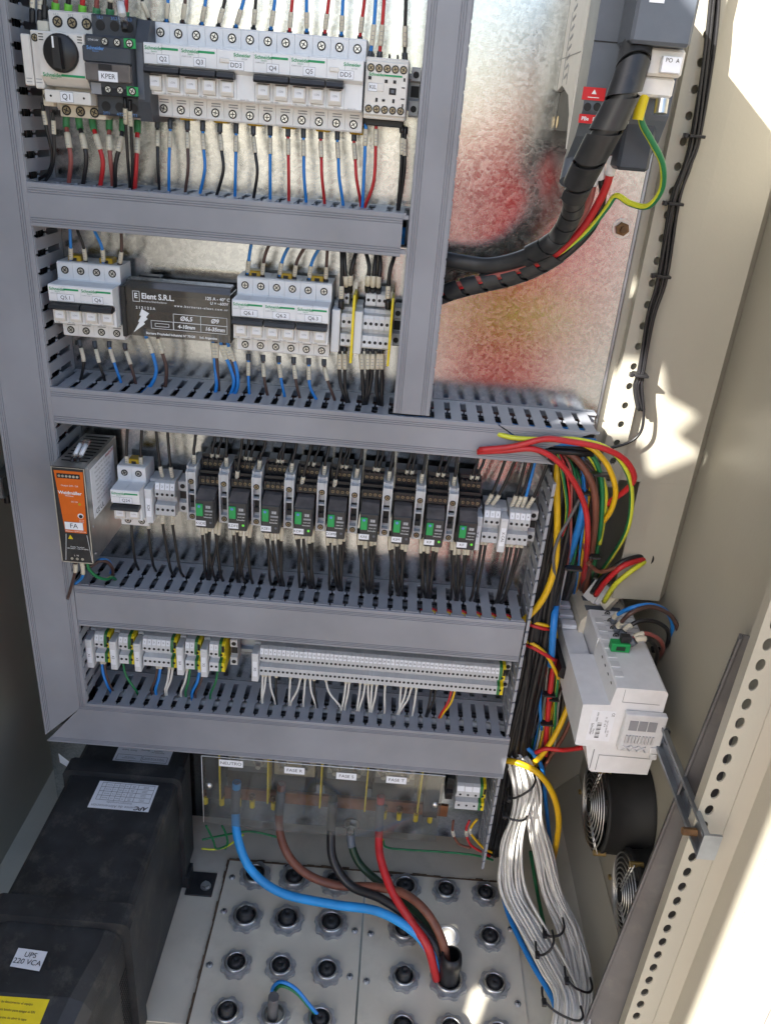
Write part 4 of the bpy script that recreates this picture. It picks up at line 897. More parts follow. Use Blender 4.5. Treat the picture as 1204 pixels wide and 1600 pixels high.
# mini contactor KIL
for i, (c, P) in enumerate([(B_, [(577, 92), (580, 75), (584, 40), (587, -4), (589, -50)]), (D_, [(592, 93), (594, 72), (597, 40), (600, -4), (602, -50)]), (K, [(632, 95), (632, 75), (633, 30), (634, -4), (634, -50)])]):
    pw(P, .0018, c, '%s wire entering the mini contactor KIL from above' % CN[c], [-.048, -.048, -.050, -.05, -.045], [(.012, .030)], group='wires of the mini contactor KIL', ferr=(0, .007, 'slate'))
for i, (c, P, lb) in enumerate([(B_, [(571, 182), (571, 205), (569, 260), (566, 322), (565, 336)], 'blue wire'), (D_, [(587, 182), (587, 215), (584, 282), (571, 320), (567, 336)], 'bent red wire'), (K, [(628, 196), (628, 225), (626, 270), (621, 328), (620, 345)], 'left black wire'), (K, [(633, 198), (632, 230), (631, 270), (622, 330), (619, 345)], 'right black wire')]):
    pw(P, .0018, c, lb+' leaving the mini contactor KIL downwards', [-.046, -.048, -.050, -.045, -.035], [(.012, .028)], group='wires of the mini contactor KIL', ferr=(0, .007, 'black'))

# second row
def c4(x, y): return (x/S3, 340+y/S3)
def c5(x, y): return (330+x/S3, 340+y/S3)
for i, (c, P, lb) in enumerate([(B_, [c4(328, -30), c4(330, 45), c4(333, 130), c4(335, 212), c4(335, 240)], 'left pole of Q5.1'), (K, [c4(350, -30), c4(366, 60), c4(392, 130), c4(405, 215), c4(406, 245)], 'right pole of Q5.1'), (B_, [c4(420, -30), c4(445, 60), c4(480, 140), c4(488, 225), c4(488, 250)], 'left pole of Q6'), (N_, [c4(555, -30), c4(570, 65), c4(572, 150), c4(563, 230), c4(563, 255)], 'right pole of Q6'),
        (B_, [c5(205, 40), c5(190, 115), c5(178, 190), c5(170, 275), c5(170, 300)], 'left pole of Q6.1'), (N_, [c5(330, 60), c5(275, 125), c5(248, 200), c5(240, 285), c5(240, 310)], 'right pole of Q6.1'), (B_, [c5(405, 70), c5(368, 130), c5(335, 200), c5(320, 285), c5(320, 310)], 'left pole of Q6.2'), (N_, [c5(490, 80), c5(440, 140), c5(402, 210), c5(390, 290), c5(390, 320)], 'right pole of Q6.2'), (B_, [c5(560, 85), c5(508, 145), c5(472, 215), c5(460, 300), c5(460, 325)], 'left pole of Q6.3'), (N_, [c5(550, 85), c5(546, 150), c5(542, 220), c5(538, 305), c5(538, 330)], 'right pole of Q6.3')]):
    pw(P[::-1], .0018, c, '%s wire above the %s, %s from left in row two' % (CN[c], lb, ORD[i]), [-.034, -.036, -.044, -.044, -.036], [(.0125, .0270)], group='wires above the second row breakers', ferr=(0, .010, 'slate'))
for i, (c, P, lb) in enumerate([(K, [c4(375, 575), c4(378, 600), c4(395, 680), c4(378, 770), c4(366, 800)], 'left pole of Q5.1'), (K, [c4(445, 580), c4(448, 605), c4(470, 690), c4(490, 752), c4(497, 790)], 'right pole of Q5.1'), (B_, [c4(515, 580), c4(516, 610), c4(540, 690), c4(568, 770), c4(574, 800)], 'left pole of Q6'), (N_, [c4(588, 590), c4(590, 615), c4(615, 690), c4(638, 775), c4(640, 805)], 'right pole of Q6'),
        (B_, [c5(175, 640), c5(175, 670), c5(175, 760), c5(180, 840), c5(184, 865)], 'left pole of Q6.1'), (N_, [c5(243, 645), c5(244, 672), c5(250, 760), c5(266, 840), c5(270, 865)], 'right pole of Q6.1'), (B_, [c5(318, 650), c5(318, 680), c5(330, 770), c5(345, 845), c5(342, 870)], 'left pole of Q6.2'), (N_, [c5(388, 655), c5(388, 685), c5(400, 780), c5(416, 850), c5(416, 880)], 'right pole of Q6.2'), (B_, [c5(458, 660), c5(459, 690), c5(463, 790), c5(495, 858), c5(505, 885)], 'left pole of Q6.3'), (N_, [c5(530, 665), c5(531, 695), c5(548, 770), c5(578, 850), c5(584, 880)], 'right pole of Q6.3')]):
    pw(P, .0018, c, '%s wire below the %s, %s from left in row two' % (CN[c], lb, ORD[i]), [-.034, -.036, -.042, -.040, -.030], [(.010, .0260)], group='wires below the second row breakers', ferr=(0, .008, 'slate'))
for i, (c, P, lb) in enumerate([(B_, [c4(680, 520), c4(688, 560), c4(718, 640), c4(735, 720), c4(712, 785), c4(668, 825), c4(650, 845)], 'curling blue wire at the left end'), (N_, [c4(735, 520), c4(745, 570), c4(765, 640), c4(783, 710), c4(778, 795), c4(770, 830)], 'brown wire at the left end'), (B_, [c4(1003, 540), c4(1003, 600), c4(1012, 700), c4(1018, 790), c4(1005, 848), c4(1000, 870)], 'first blue wire at the right end'), (N_, [c4(1014, 540), c4(1018, 620), c4(1022, 720), c4(1028, 800), c4(1024, 840)], 'first brown wire at the right end'), (B_, [c4(1035, 550), c4(1046, 620), c4(1085, 710), c4(1100, 780), c4(1075, 850), c4(1065, 870)], 'second blue wire at the right end'), (N_, [c4(1050, 550), c4(1062, 610), c4(1098, 690), c4(1108, 770), c4(1095, 840)], 'second brown wire at the right end'), (B_, [c4(1062, 560), c4(1080, 620), c4(1112, 710), c4(1118, 790), c4(1098, 840), c4(1090, 860)], 'third blue wire at the right end')]):
    Y = [-.046]*(len(P)-2)+[-.042, -.030]; pw(P, .0022, c, lb+' under the dark distribution block', Y, [(.012, .030)], group='wires below the distribution block')
BK = [([(610, 430), (612, 330), (614, 230), (612, 150), (600, 60)], 1), ([(636, 350), (632, 290), (628, 220), (624, 150), (612, 60)], 0), ([(650, 350), (655, 270), (668, 210), (684, 150), (700, 60)], 2), ([(735, 345), (736, 290), (742, 230), (726, 160), (700, 70)], 0), ([(759, 345), (760, 300), (768, 230), (775, 165), (775, 70)], 0), ([(785, 350), (786, 300), (794, 240), (792, 170), (785, 80)], 0), ([(830, 430), (832, 340), (840, 250), (862, 175), (880, 80)], 3)]
for i, (P, d) in enumerate(BK): pw([c5(*q) for q in P], .0022, K, 'black wire from above into the second row terminals, %s from left' % ORD[i], [-.050 if d in (1, 3) else -.036, -.050, -.05, -.045, -.036], [(.012, .026)], group='black wires above the second row terminals', ferr=(0, .010, 'black'))
for i, P in enumerate([[(603, 600), (604, 650), (605, 760), (630, 850), (650, 890)], [(628, 600), (628, 660), (628, 780), (640, 850), (655, 885)], [(703, 600), (706, 660), (712, 780), (715, 880), (716, 920)], [(734, 600), (735, 650), (735, 770), (722, 870), (716, 915)], [(758, 600), (759, 650), (752, 760), (732, 860), (722, 915)], [(786, 600), (786, 660), (776, 780), (784, 860), (795, 920)], [(801, 600), (802, 660), (803, 780), (800, 870), (800, 925)]]):
    pw([c5(*q) for q in P], .0022, K, 'black wire below the second row terminals, %s from left' % ORD[i], [-.040, -.044, -.046, -.046, -.034], [(.010, .028)], group='black wires below the second row terminals', ferr=(0, .007, 'slate'))

# third row: relay wiring, from the duct above and into the duct below
rng = random.Random(3)
def up3(x, zt, Y, lean, lb, grp, r=.0019, c=K, sl=(.008, .022)):
    wire([(x, Y, zt-.010), (x, Y, zt), (x+lean*.25, Y-.002, zt+.018), (x+lean*.7, Y+.002, .575), (x+lean, Y+.010, .612)], r, c, lb, [sl], group=grp, ferr=(0, .0085, 'black'))
def dn3(x, zt, Y, x2, lb, grp, r=.0019, c=K, sl=(.008, .022)):
    wire([(x, Y+.006, zt+.008), (x, Y, zt), (x+(x2-x)*.15, Y-.003, zt-.022), (x+(x2-x)*.75, Y-.001, .385), (x2, Y+.008, .366), (x2+rng.uniform(-.003, .003), Y+.014, .345)], r, c, lb, [sl], group=grp)
for i, nm in enumerate(RN):
    rx = .0375+i*.0410; zc = .4945
    up3(rx-.0085, zc+.050, -.050, rng.uniform(.000, .010), 'black wire into the tall terminal left of relay '+nm, 'black wires above the relays')
    for j in range(2): up3(rx+.0108+j*.0066+rng.uniform(-.001, .003), zc+.050, -.040, rng.uniform(.002, .010), '%s black wire into the rear of relay %s' % (['left', 'right'][j], nm), 'black wires above the relays', sl=(.009, .021))
    if i in (1, 3, 4): up3(rx+.006, zc+.036, -.058, rng.uniform(-.002, .012), 'black wire into the front screw row of relay '+nm, 'black wires above the relays')
    sl0 = -.119+.020*round((rx+.012+.119)/.020)
    for j, (dx, wd) in enumerate(((.003, .0019), (.0075, .0019), (.0128, .0021), (.0205, .0021), (.0255, .0019))):
        dn3(rx+dx-.004, .4585+rng.uniform(-.002, .002), -.047, rx+dx-.004+rng.uniform(.002, .010) if j % 2 else sl0+rng.uniform(-.002, .002), '%s black wire below relay %s' % (ORD[j], nm), 'black wires below the relays', wd, sl=(.007, .020+rng.uniform(0, .006)))
for i, x in enumerate((-.061, -.043)):
    up3(x, Z3+.0415, -.037, .004, '%s black wire into the top of breaker Q24' % ['left', 'right'][i], 'black wires of breaker Q24'); dn3(x+(.0, .005)[i], Z3-.044, -.037, x+.002+i*.006, '%s black wire leaving breaker Q24 downwards' % ['left', 'right'][i], 'black wires of breaker Q24', sl=(.006, .010+i*.006))
for i, x in enumerate((-.0165, -.0035)): up3(x, Z3+.0265, -.036, -.008+.002*i, '%s black wire into the terminals beside Q24' % ['left', 'right'][i], 'black wires beside breaker Q24', sl=(.010, .026)); dn3(x, Z3-.024, -.045, x+.009, '%s black wire below the terminals beside Q24' % ['left', 'right'][i], 'black wires beside breaker Q24')
for i, (x, c, ln) in enumerate(((.4035, K, .022), (.4115, K, .028), (.4365, K, .012), (.4430, K, .015), (.4500, B_, .009), (.4570, K, .022))): up3(x, Z3+.0265, -.036, ln, '%s wire from above into the terminals right of the relays, %s from left' % (CN[c], ORD[i]), 'wires of the terminals right of the relays', .0021, c, sl=(.010, .027))
for i, (x, x2) in enumerate(((.4030, .4005), (.4085, .4065), (.4375, .4350), (.4430, .4380), (.4500, .4440), (.4560, .4420))): dn3(x, Z3-.024, -.045, x2, 'black wire below the terminals right of the relays, %s from left' % ORD[i], 'wires of the terminals right of the relays', .0021, sl=(.004, .014))
# power supply leads
pw([(118, 878), (118, 892), (112, 915), (106, 935)], .002, N_, 'brown lead below the orange power supply', [-.105, -.105, -.09, -.08], [(.003, .015)], group='power supply leads'); pw([(128, 878), (130, 892), (128, 903), (118, 912)], .002, B_, 'light tipped lead below the orange power supply', [-.105, -.105, -.1, -.09], [(0, .018)], group='power supply leads')
pw([(136, 878), (140, 890), (152, 901), (166, 905), (176, 902), (186, 912)], .0021, 'gy', 'green and yellow earth lead curving from the orange power supply', [-.1, -.098, -.09, -.08, -.066, -.05]); pw([(134, 882), (142, 885), (155, 877), (168, 878), (176, 889), (176, 905)], .0022, 'w_brown', 'brown lead looping from the orange power supply into the duct', [-.088, -.085, -.075, -.065, -.055, -.045]); pw([(142, 880), (150, 878), (160, 874), (170, 877), (175, 888), (172, 900)], .0022, 'w_blue', 'blue lead looping from the orange power supply into the duct', [-.078, -.076, -.070, -.060, -.048, -.04])

# fourth row, downwards
def dn4(x, c, x2, lb, grp, r=.0018, sl=(.0, .012), Y=-.047, z=None): 
    z = Z4-.024 if z is None else z
    wire([(x, Y+.004, z+.006), (x, Y, z-.003), (x+(x2-x)*.25, Y-.004, z-.022), (x+(x2-x)*.8, Y-.005, .180), (x2, Y, .165), (x2, Y+.006, .145)], r, c, lb, [sl] if sl else [], group=grp)
for i, (x, c, x2, lb) in enumerate(((-.116, B_, -.108, 'blue wire below marker X1'), (-.112, N_, -.104, 'brown wire below marker X1'), (-.085, 'w_green', -.068, 'green wire right of marker X2'), (-.035, N_, -.046, 'brown wire below marker X3'), (-.031, B_, -.040, 'blue wire below marker X3'), (-.018, 'w_white', -.026, 'first white wire below marker X3'), (-.013, 'w_white', -.024, 'second white wire below marker X3'), (.008, 'w_white', -.003, 'white wire left of marker X4'), (.012, 'w_green', .004, 'green wire left of marker X4'), (.026, B_, .013, 'blue wire below marker X4'), (.031, N_, .018, 'brown wire below marker X4'), (.052, 'w_green', .040, 'green wire below marker X5'))):
    dn4(x, c, x2, lb+' in the lowest row', 'wires below the terminal groups of the lowest row', .0022 if c == B_ else .0017, None if c == 'w_green' else (.002, .013))
wx = [(.1175, .117), (.122, .1175), (.1275, .137), (.137, .1385), (.1575, .157), (.172, .159), (.179, .178), (.186, .197), (.192, .198), (.209, .234), (.238, .235), (.243, .239), (.259, .257), (.266, .260), (.2705, .2755), (.276, .277), (.283, .279), (.295, .298), (.318, .319), (.326, .317), (.333, .319), (.3405, .339)]
for i, (x, x2) in enumerate(wx):
    c = K if i in (3, 8) else 'w_white'; dn4(x, c, x2, '%s wire below the long terminal strip, %s from left' % (CN[c], ordn(i+1)), 'wires below the long terminal strip', .0016, (.001, .012))
for i, (x, c, x2) in enumerate(((.362, K, .359), (.3685, K, .361), (.391, D_, .3785), (.396, 'w_yellow', .381))): dn4(x, c, x2, '%s wire near the right end of the long terminal strip%s' % (CN[c], '' if i > 1 else ', '+['left', 'right'][i]+' of two'), 'wires below the long terminal strip', .0016, (.001, .010))

# wires lying inside the ducts, dark behind the slots
def loom(x0, x1, z0, z1, y0, y1, n, cols, lb, vertical=False, r=.0034):
    """the heap of wires lying in a duct, seen only as dark strands through its slots"""
    b = MB()
    for i in range(n):
        a, c = rng.random(), rng.random(); rr = r*rng.uniform(.7, 1.15)
        u = (z0+rr+(z1-z0-2*rr)*a); v = y0+(y1-y0)*c; pts = []
        for k in range(9):
            t_ = k/8; j1, j2 = rng.uniform(-.003, .003), rng.uniform(-.004, .004)
            uu = min(max(u+j1, z0+rr), z1-rr); vv = min(max(v+j2, y0), y1)
            pts.append((x0+(x1-x0)*t_, vv, uu) if not vertical else (uu, vv, x0+(x1-x0)*t_))
        b.tube(spline(pts, 3), rr, 6, mi=i % len(cols))
    tag(b.build('duct_wires', cols), lb, 'wires', 'wires lying inside the ducts', 'stuff')
loom(-.128, .468, .306, .361, -.062, -.009, 44, [K, K, K, 'w_grey'], 'heap of dark wires inside the duct under the relays', r=.0052)
loom(-.128, .478, .092, .159, -.062, -.009, 46, [K, K, 'w_grey', K, K, 'w_white', K, K, 'w_blue'], 'heap of dark wires inside the duct under the long terminal strip', r=.0052)
loom(-.128, .520, .599, .632, -.062, -.009, 32, [K, K, 'w_grey', K, K, 'w_blue', K, 'w_brown'], 'heap of dark wires inside the duct under the second row', r=.0050)
loom(-.128, .270, .824, .850, -.060, -.012, 12, [K, 'w_blue', K], 'heap of dark wires inside the duct under the top row', r=.005)
loom(.11, 1.5, -.193, -.137, -.062, -.009, 34, [K, K, K, 'w_grey'], 'heap of dark wires inside the wide left duct', True, r=.0056)
loom(-.115, .585, .480, .526, -.046, -.008, 36, [K, K, 'w_grey', K, K, 'w_brown', K], 'dense dark wires running up the lidless right duct', True, r=.0046)
loom(.65, 1.5, .278, .311, -.06, -.012, 10, [K, 'w_grey', K], 'heap of dark wires inside the duct beside the drive', True, r=.0052)
for i, x in enumerate((.345, .365, .386, .405, .425, .4455)):                # coloured wires glinting in the front half of the slots
    for j, c in enumerate(('w_yellow', 'w_red')): wire([(x-.012, -.066+j*.006, .358), (x, -.066+j*.006, .3625), (x+.012, -.066+j*.006, .358)], .0026, c, '%s wire glimpsed through a slot of the relay duct, %s pair' % (CN[c], ORD[i]), (), group='coloured wires in the relay duct', seg=3)
# ------------------------------------------------------------------ busbar assembly behind its clear cover
bb = thing('busbar_assembly', 'four-phase busbar block with clear cover marked NEUTRO and FASE', 'busbar', (.215, -.001, -.06))
yb = -.045
MB().box(.036, .394, -.030, -.0005, -.005, .100).build('backing_board', 'black_matt', bb)
MB().box(.034, .058, -.062, -.0005, -.020, .095).build('end_support', 'slate', bb); MB().box(.372, .394, -.062, -.0005, -.022, .095).build('end_support', 'slate', bb)
lug = lambda b: (b.cyl((0, 0, 0), (0, -.0015, 0), .0105, n=18), b.cyl((0, -.0015, 0), (0, -.0085, 0), .0075, n=6, smooth=False), b.cyl((0, -.0085, 0), (0, -.016, 0), .0040, n=10))
for i, (xa, za) in enumerate(((370, 1212), (442, 1214), (522, 1233), (596, 1238))):
    c = at(xa, za, Y=yb); x2 = c.x+.036; c.z = .052
    MB().cbox(c.x-.014, x2+.014, yb+.001, -.030, c.z-.030, c.z+.020, .0015).build('insulator', 'slate_lt' if i != 1 else 'silver_bar', bb)
    MB().box(c.x-.012, x2+.012, yb-.0015, yb+.0008, c.z-.014, c.z+.016).build('phase_bar', 'silver_bar' if i == 1 else 'zinc', bb)
    for x in (c.x, x2): inst('stud', lug, 'stud', 'steel', bb, (x, yb-.0016, c.z))
    MB().cbox(c.x-.016, x2+.016, -.040, -.030, c.z-.066, c.z-.032, .0015).build('insulator_foot', 'black_matt', bb)
for (x, s) in ((346, 0), (420, 0), (502, 0), (573, 0), (657, .006)):
    p = at(x, 1225, Y=-.055); MB().prism([(-.030, .090), (-.066, .090), (-.066+s, -.018), (-.030, -.018)], 'x', p.x-.0011, p.x+.0011).build('phase_partition', 'yellow', bb)
MB().box(.046, .412, -.0475, -.0425, -.0335, -.0105).build('copper_earth_bar', 'copper', bb)
for x in (322, 347, 373, 394, 427, 598, 621, 647, 669):
    p = at(x, 1270+(x-320)*.075, Y=-.05); l = inst('smallbolt', lambda b: (b.cyl((0, 0, 0), (0, -.004, 0), .0055, n=6, smooth=False), b.cyl((0, -.004, 0), (0, -.008, 0), .0026, n=8)), 'earth_bolt', 'rust', bb, (p.x, -.0478, -.022))
    inst('ylug', lambda b: b.cyl((0, 0, 0), (0, 0, -.014), .0042, n=10), 'yellow_lug', 'yellow', bb, (p.x, -.050, -.0300))
p = at(549, 1288, Y=-.05); MB().cyl((p.x, -.0478, p.z), (p.x, -.051, p.z), .012, n=18).cyl((p.x, -.051, p.z), (p.x, -.060, p.z), .009, n=6, smooth=False).cyl((p.x, -.06, p.z), (p.x, -.066, p.z), .0045, n=10).build('main_earth_bolt', 'steel', bb)
YC = -.076
cvr = MB(); nx = 10
def cw(t, z): return YC-.0035*math.sin(t*3.1)*(1 if z < 0 else .2)        # the sheet bows a little
vs = []; fs = []
for k in range(2):
    for i in range(nx+1):
        t_ = i/nx
        for (z, zz) in ((.0815, 1), (.012, 0), (-.0555, -1)): vs.append((.0325+.3635*t_, cw(t_, zz)-k*.0028, z-.0015*math.sin(t_*6)*(zz < 0)))
for k in range(2):
    for i in range(nx):
        for j in range(2): a = k*3*(nx+1)+i*3+j; f = (a, a+1, a+4, a+3); fs.append(f if k else f[::-1])
o_ = 3*(nx+1)
for i in range(nx):
    for j in (0, 2): a = i*3+j; f = (a, a+3, a+3+o_, a+o_); fs.append(f if j == 0 else f[::-1])
for j in range(2): a = j; fs.append((a, a+o_, a+1+o_, a+1)); a = nx*3+j; fs.append((a, a+1, a+1+o_, a+o_))
cvr = cvr.add(vs, fs).build('clear_cover', 'clear_dirty', bb)
b = MB()                                                     # bright sawn edges of the sheet
b.tube([Vector((.0325, YC-.0015, .0817)), Vector((.396, YC-.0015, .0817))], .0008, 4); b.tube([Vector((.0322, YC-.0015, .0815)), Vector((.0322, YC-.0015, -.0555))], .0007, 4)
b.build('sawn_edge', 'print_white', cvr)
for (x, z) in ((.0425, .0245), (.3865, .0240)): inst('dome', lambda b: b.lathe((0, 0, 0), (0, -1, 0), [(.0055, 0), (.005, .002), (.003, .0034), (0, .0038)], 14), 'cover_screw', 'steel', bb, (x, YC-.0032, z))
for s, x, y in (('NEUTRO', 361, 1193), ('FASE R', 460, 1204), ('FASE S', 541, 1213), ('FASE T', 619, 1219)):
    p = at(x, y, Y=YC-.004); sticker(bb, s, p.x, YC-.0040, p.z, .0355 if s == 'NEUTRO' else .0300, .0128, .0080, name='phase_sticker')

# heavy cables from the busbars to the floor gland
GL = Vector((.4265, -.2115, FZ))
heavy = [('w_sky', .0068, 'thick light blue cable from the NEUTRO stud to the floor gland', [(370, 1222, -.052), (368, 1265, -.056), (372, 1312, -.088), (393, 1360, -.110), (440, 1395, -.130), (520, 1413, -.145), (590, 1424, -.160), (645, 1455, -.185), (674, 1492, -.203), (684, 1530, -.209)], .062),
 ('w_brick', .0066, 'thick brown cable from the FASE R stud to the floor gland', [(440, 1224, -.052), (436, 1285, -.062), (446, 1328, -.088), (475, 1363, -.105), (525, 1383, -.115), (585, 1386, -.125), (632, 1397, -.145), (668, 1428, -.172), (692, 1475, -.196), (699, 1525, -.207)], .058),
 ('w_black', .0070, 'thick black cable from the FASE S stud to the floor gland', [(521, 1240, -.052), (517, 1300, -.075), (521, 1345, -.1), (548, 1384, -.122), (595, 1404, -.142), (645, 1438, -.17), (680, 1480, -.195), (692, 1530, -.21)], .058),
 ('w_dkgreen', .0062, 'thick dark green cable from the main earth bolt to the floor gland', [(548, 1292, -.056), (549, 1320, -.072), (562, 1350, -.085), (592, 1378, -.1), (625, 1402, -.12), (662, 1440, -.155), (686, 1482, -.19), (696, 1530, -.205)], .03),
 ('w_red', .0064, 'thick red cable from the FASE T stud to the floor gland', [(595, 1244, -.052), (592, 1300, -.070), (594, 1340, -.1), (612, 1392, -.14), (642, 1440, -.175), (668, 1480, -.202), (682, 1530, -.214)], .058)]
for c, r, lb, P, cap in heavy:
    pts = [at(x, y, Y=Y) for x, y, Y in P]; sp = spline(pts, 8); t = thing('heavy_cable', lb, 'cable', sp[0], 'heavy supply cables')
    MB().tube(sp, r, 12).build('sheath', c, t); cc, T = cut(sp, .012, cap); MB().tube(cc, r*1.08, 12, cap=True).build('heat_shrink', 'slate_lt' if c != 'w_black' else 'w_grey', t); cc, T = cut(sp, 0, .016); MB().tube(cc, r*.8, 10).build('cable_lug', 'steel', t)

# ------------------------------------------------------------------ cable glands in the floor
def nut(b, s):
    n = 32; o = [((.0222 if (k//2) % 2 else .0198)*s*math.cos(2*math.pi*k/n), (.0222 if (k//2) % 2 else .0198)*s*math.sin(2*math.pi*k/n)) for k in range(n)]
    i = [(.0160*s*math.cos(2*math.pi*k/n), .0160*s*math.sin(2*math.pi*k/n)) for k in range(n)]; h = .0065
    vs = [(x, y, 0) for x, y in o]+[(x*.985, y*.985, h) for x, y in o]+[(x, y, h) for x, y in i]+[(x, y, 0) for x, y in i]
    fs = []
    for k in range(n):
        j = (k+1) % n; fs += [(k, j, n+j, n+k), (n+k, n+j, 2*n+j, 2*n+k), (2*n+k, 2*n+j, 3*n+j, 3*n+k)]
    b.add(vs, fs)
def ring(b, s): b.lathe((0, 0, 0), (0, 0, 1), [(.0158*s, 0), (.0158*s, .0095), (.0150*s, .0105), (.0128*s, .0105), (.0122*s, .0095), (.0122*s, .001)], 24)
def plug(b, s, h): b.lathe((0, 0, 0), (0, 0, 1), [(.0118*s, .001), (.0118*s, .0065), (.0085*s, .0075), (.0083*s, h), (.0070*s, h+.0022), (.0020*s, h+.0030), (.0018*s, h+.002), (0, h+.002)], 18)
CNAME = ['first', 'second', 'third', 'fourth', 'fifth', 'sixth']; RNAME = ['rearmost', 'second', 'third', 'fourth']
for r_ in range(4):
    for ci, x in enumerate(GCOLS[0]+GCOLS[1]):
        y = GROWS[r_]
        if (r_, ci) == (1, 4): continue
        big = (r_, ci) == (2, 4); s = 1.22 if r_ < 2 and ci < 4 else 1.06
        if big: s = 1.32
        x += random.uniform(-.0015, .0015); y += random.uniform(-.0015, .0015); z = FZ+.0036
        lb = 'cable gland in the %s row of the floor plates, %s from the left' % (RNAME[r_], CNAME[ci]) if not big else 'large cable gland where the thick supply cables leave through the floor'
        t = thing('cable_gland', lb, 'cable gland', (x, y, z), 'cable glands in the floor')
        inst(('nut', s), lambda b: nut(b, s), 'lock_nut', 'nut_cast', t, (x, y, z), (0, 0, random.uniform(0, 3))); inst(('ring', s), lambda b: ring(b, s), 'thread_ring', 'steel', t, (x, y, z))
        h = .018 if (r_, ci) in ((1, 1), (1, 0), (2, 3), (3, 0)) else .010
        if (r_, ci) == (3, 1): continue
        if not big: inst(('plug', s, h), lambda b: plug(b, s, h), 'plug', 'black_matt', t, (x, y, z))
        else: MB().lathe((x, y, z), (-.02, .06, 1), [(.0150, .001), (.0150, .030), (.0165, .036), (.0168, .046), (.0150, .060), (.0120, .060)], 18).build('cable_boot', 'black', t)
# thin blue and green leads out of one gland
gx, gy = GCOLS[0][1], GROWS[3]
t = thing('control_cable', 'grey control cable with blue and green cores rising from a front gland', 'cable', (gx, gy, FZ))
MB().tube(spline([(gx, gy, FZ), (gx, gy, FZ+.03), (gx+.001, gy, FZ+.052)], 4), .0075, 12).build('jacket', 'w_grey', t)
for j, c in enumerate(('w_blue', 'w_green')):
    P = [(424+j*3, 1560, -.262), (427+j*3, 1542+j*6, -.264), (440, 1534+j*6, -.268), (462, 1545+j*5, -.272), (485, 1572+j*3, -.278), (505, 1596, -.282), (525, 1625, -.29)]
    MB().tube(spline([at(x, y, Y=Y) for x, y, Y in P], 6), .0026, 8).build('core', c, t)
bt = at(492, 1592, Y=-.282); MB().cyl(bt+Vector((-.006, 0, .004)), bt+Vector((.004, 0, -.006)), .0075, n=12).build('cable_tie', 'black', t)

# ------------------------------------------------------------------ uninterruptible power supply with its hold-down brackets
u = thing('power_backup_unit', 'dusty black UPS box with white label, standing at the lower left', 'UPS', (-.087, -.2, FZ))
UX0, UX1, UZ = -.1690, -.0045, .030
def loft(secs):
    """closed sections joined end to end"""
    b = MB(); n = len(secs[0]); vs = [p for s_ in secs for p in s_]; m = len(secs)
    fs = [tuple(range(n)), tuple(range((m-1)*n, m*n))[::-1]]
    for i in range(m-1):
        for k in range(n): fs.append((i*n+k, (i+1)*n+k, (i+1)*n+(k+1) % n, i*n+(k+1) % n))
    return b.add(vs, fs)
def sec(x0, x1, z0, z1, y, c): return [(x0, y, z0), (x1, y, z0), (x1, y, z1-c), (x1-c*.35, y, z1-c*.3), (x1-c, y, z1), (x0+c, y, z1), (x0+c*.35, y, z1-c*.3), (x0, y, z1-c)]
loft([sec(UX0, UX1, FZ+.004, UZ, y, .008) for y in (-.012, -.305)]).build('casing', 'ups', u)
loft([sec(UX0-.007, UX1+.007, FZ+.002, UZ+.010, y, .010) for y in (-.298, -.327)]).build('front_collar', 'ups', u)
loft([sec(UX0+.001, UX1-.003, FZ+.002, UZ-.002, -.3275, .020), sec(UX0+.001, UX1-.003, FZ+.002, UZ-.004, -.352, .022), sec(UX0+.004, UX1-.012, FZ+.002, UZ-.008, -.410, .024), sec(UX0+.008, UX1-.020, FZ+.002, UZ-.022, -.445, .024), sec(UX0+.010, UX1-.024, FZ+.002, UZ-.110, -.465, .024)]).build('front_bezel', 'ups', u)
vt = MB()
for a in range(9):
    for c_ in range(16): vt.box(UX1-.0031, UX1-.0024, -.350+a*.0028-.0010, -.350+a*.0028+.0006, FZ+.02+c_*.009, FZ+.024+c_*.009)
v_ = vt.build('vent_grille', 'hole', u); v_['kind'] = 'stuff'
def label_quad(par, name, pts, z, mt):
    vs = [(p.x, p.y, z) for p in pts]; return MB().add(vs+[(x, y, zz+.0004) for x, y, zz in vs], [(4, 5, 6, 7), (0, 1, 5, 4), (1, 2, 6, 5), (2, 3, 7, 6), (3, 0, 4, 7)]).build(name, mt, par)
UPD = (0, 0, R(180))
lq = MB().box(-.118, -.030, -.1440, -.093, UZ, UZ+.0004).build('rating_label', 'sticker', u)
text('APC', .0098, 'ink', lq, (-.0420, -.1390, UZ+.0006), UPD, name='print', bold=.0003, shear=.25); text('Fuente de Alimentación', .0070, 'ink_grey', lq, (-.0810, -.1390, UZ+.0006), UPD, name='print'); text('Ininterrumpida', .0062, 'ink_grey', lq, (-.0760, -.1320, UZ+.0006), UPD, name='print')
gr = MB()
for k in range(5): gr.box(-.112, -.034, -.1285+k*.0082, -.1281+k*.0082, UZ+.0004, UZ+.0006)
for x in (-.112, -.106, -.094, -.086, -.078, -.070, -.058, -.034): gr.box(x, x+.0004, -.1285, -.0955, UZ+.0004, UZ+.0006)
gr.build('table_lines', 'ink', lq)
for k in range(4):
    for j, (x, s_) in enumerate(((-.046, 'Modelo\ntensión'), (-.064, '220\nVCA'), (-.074, '50'), (-.082, 'Salida'), (-.090, '4 A'), (-.100, 'Entrada'))): text(s_, .0026, 'ink', lq, (x, -.1245+k*.0082, UZ+.0006), UPD, name='print')
l2 = MB().box(-.114, -.028, -.0520, -.016, UZ, UZ+.0004).build('data_label', 'sticker', u)
b = MB(); y_ = -.0485
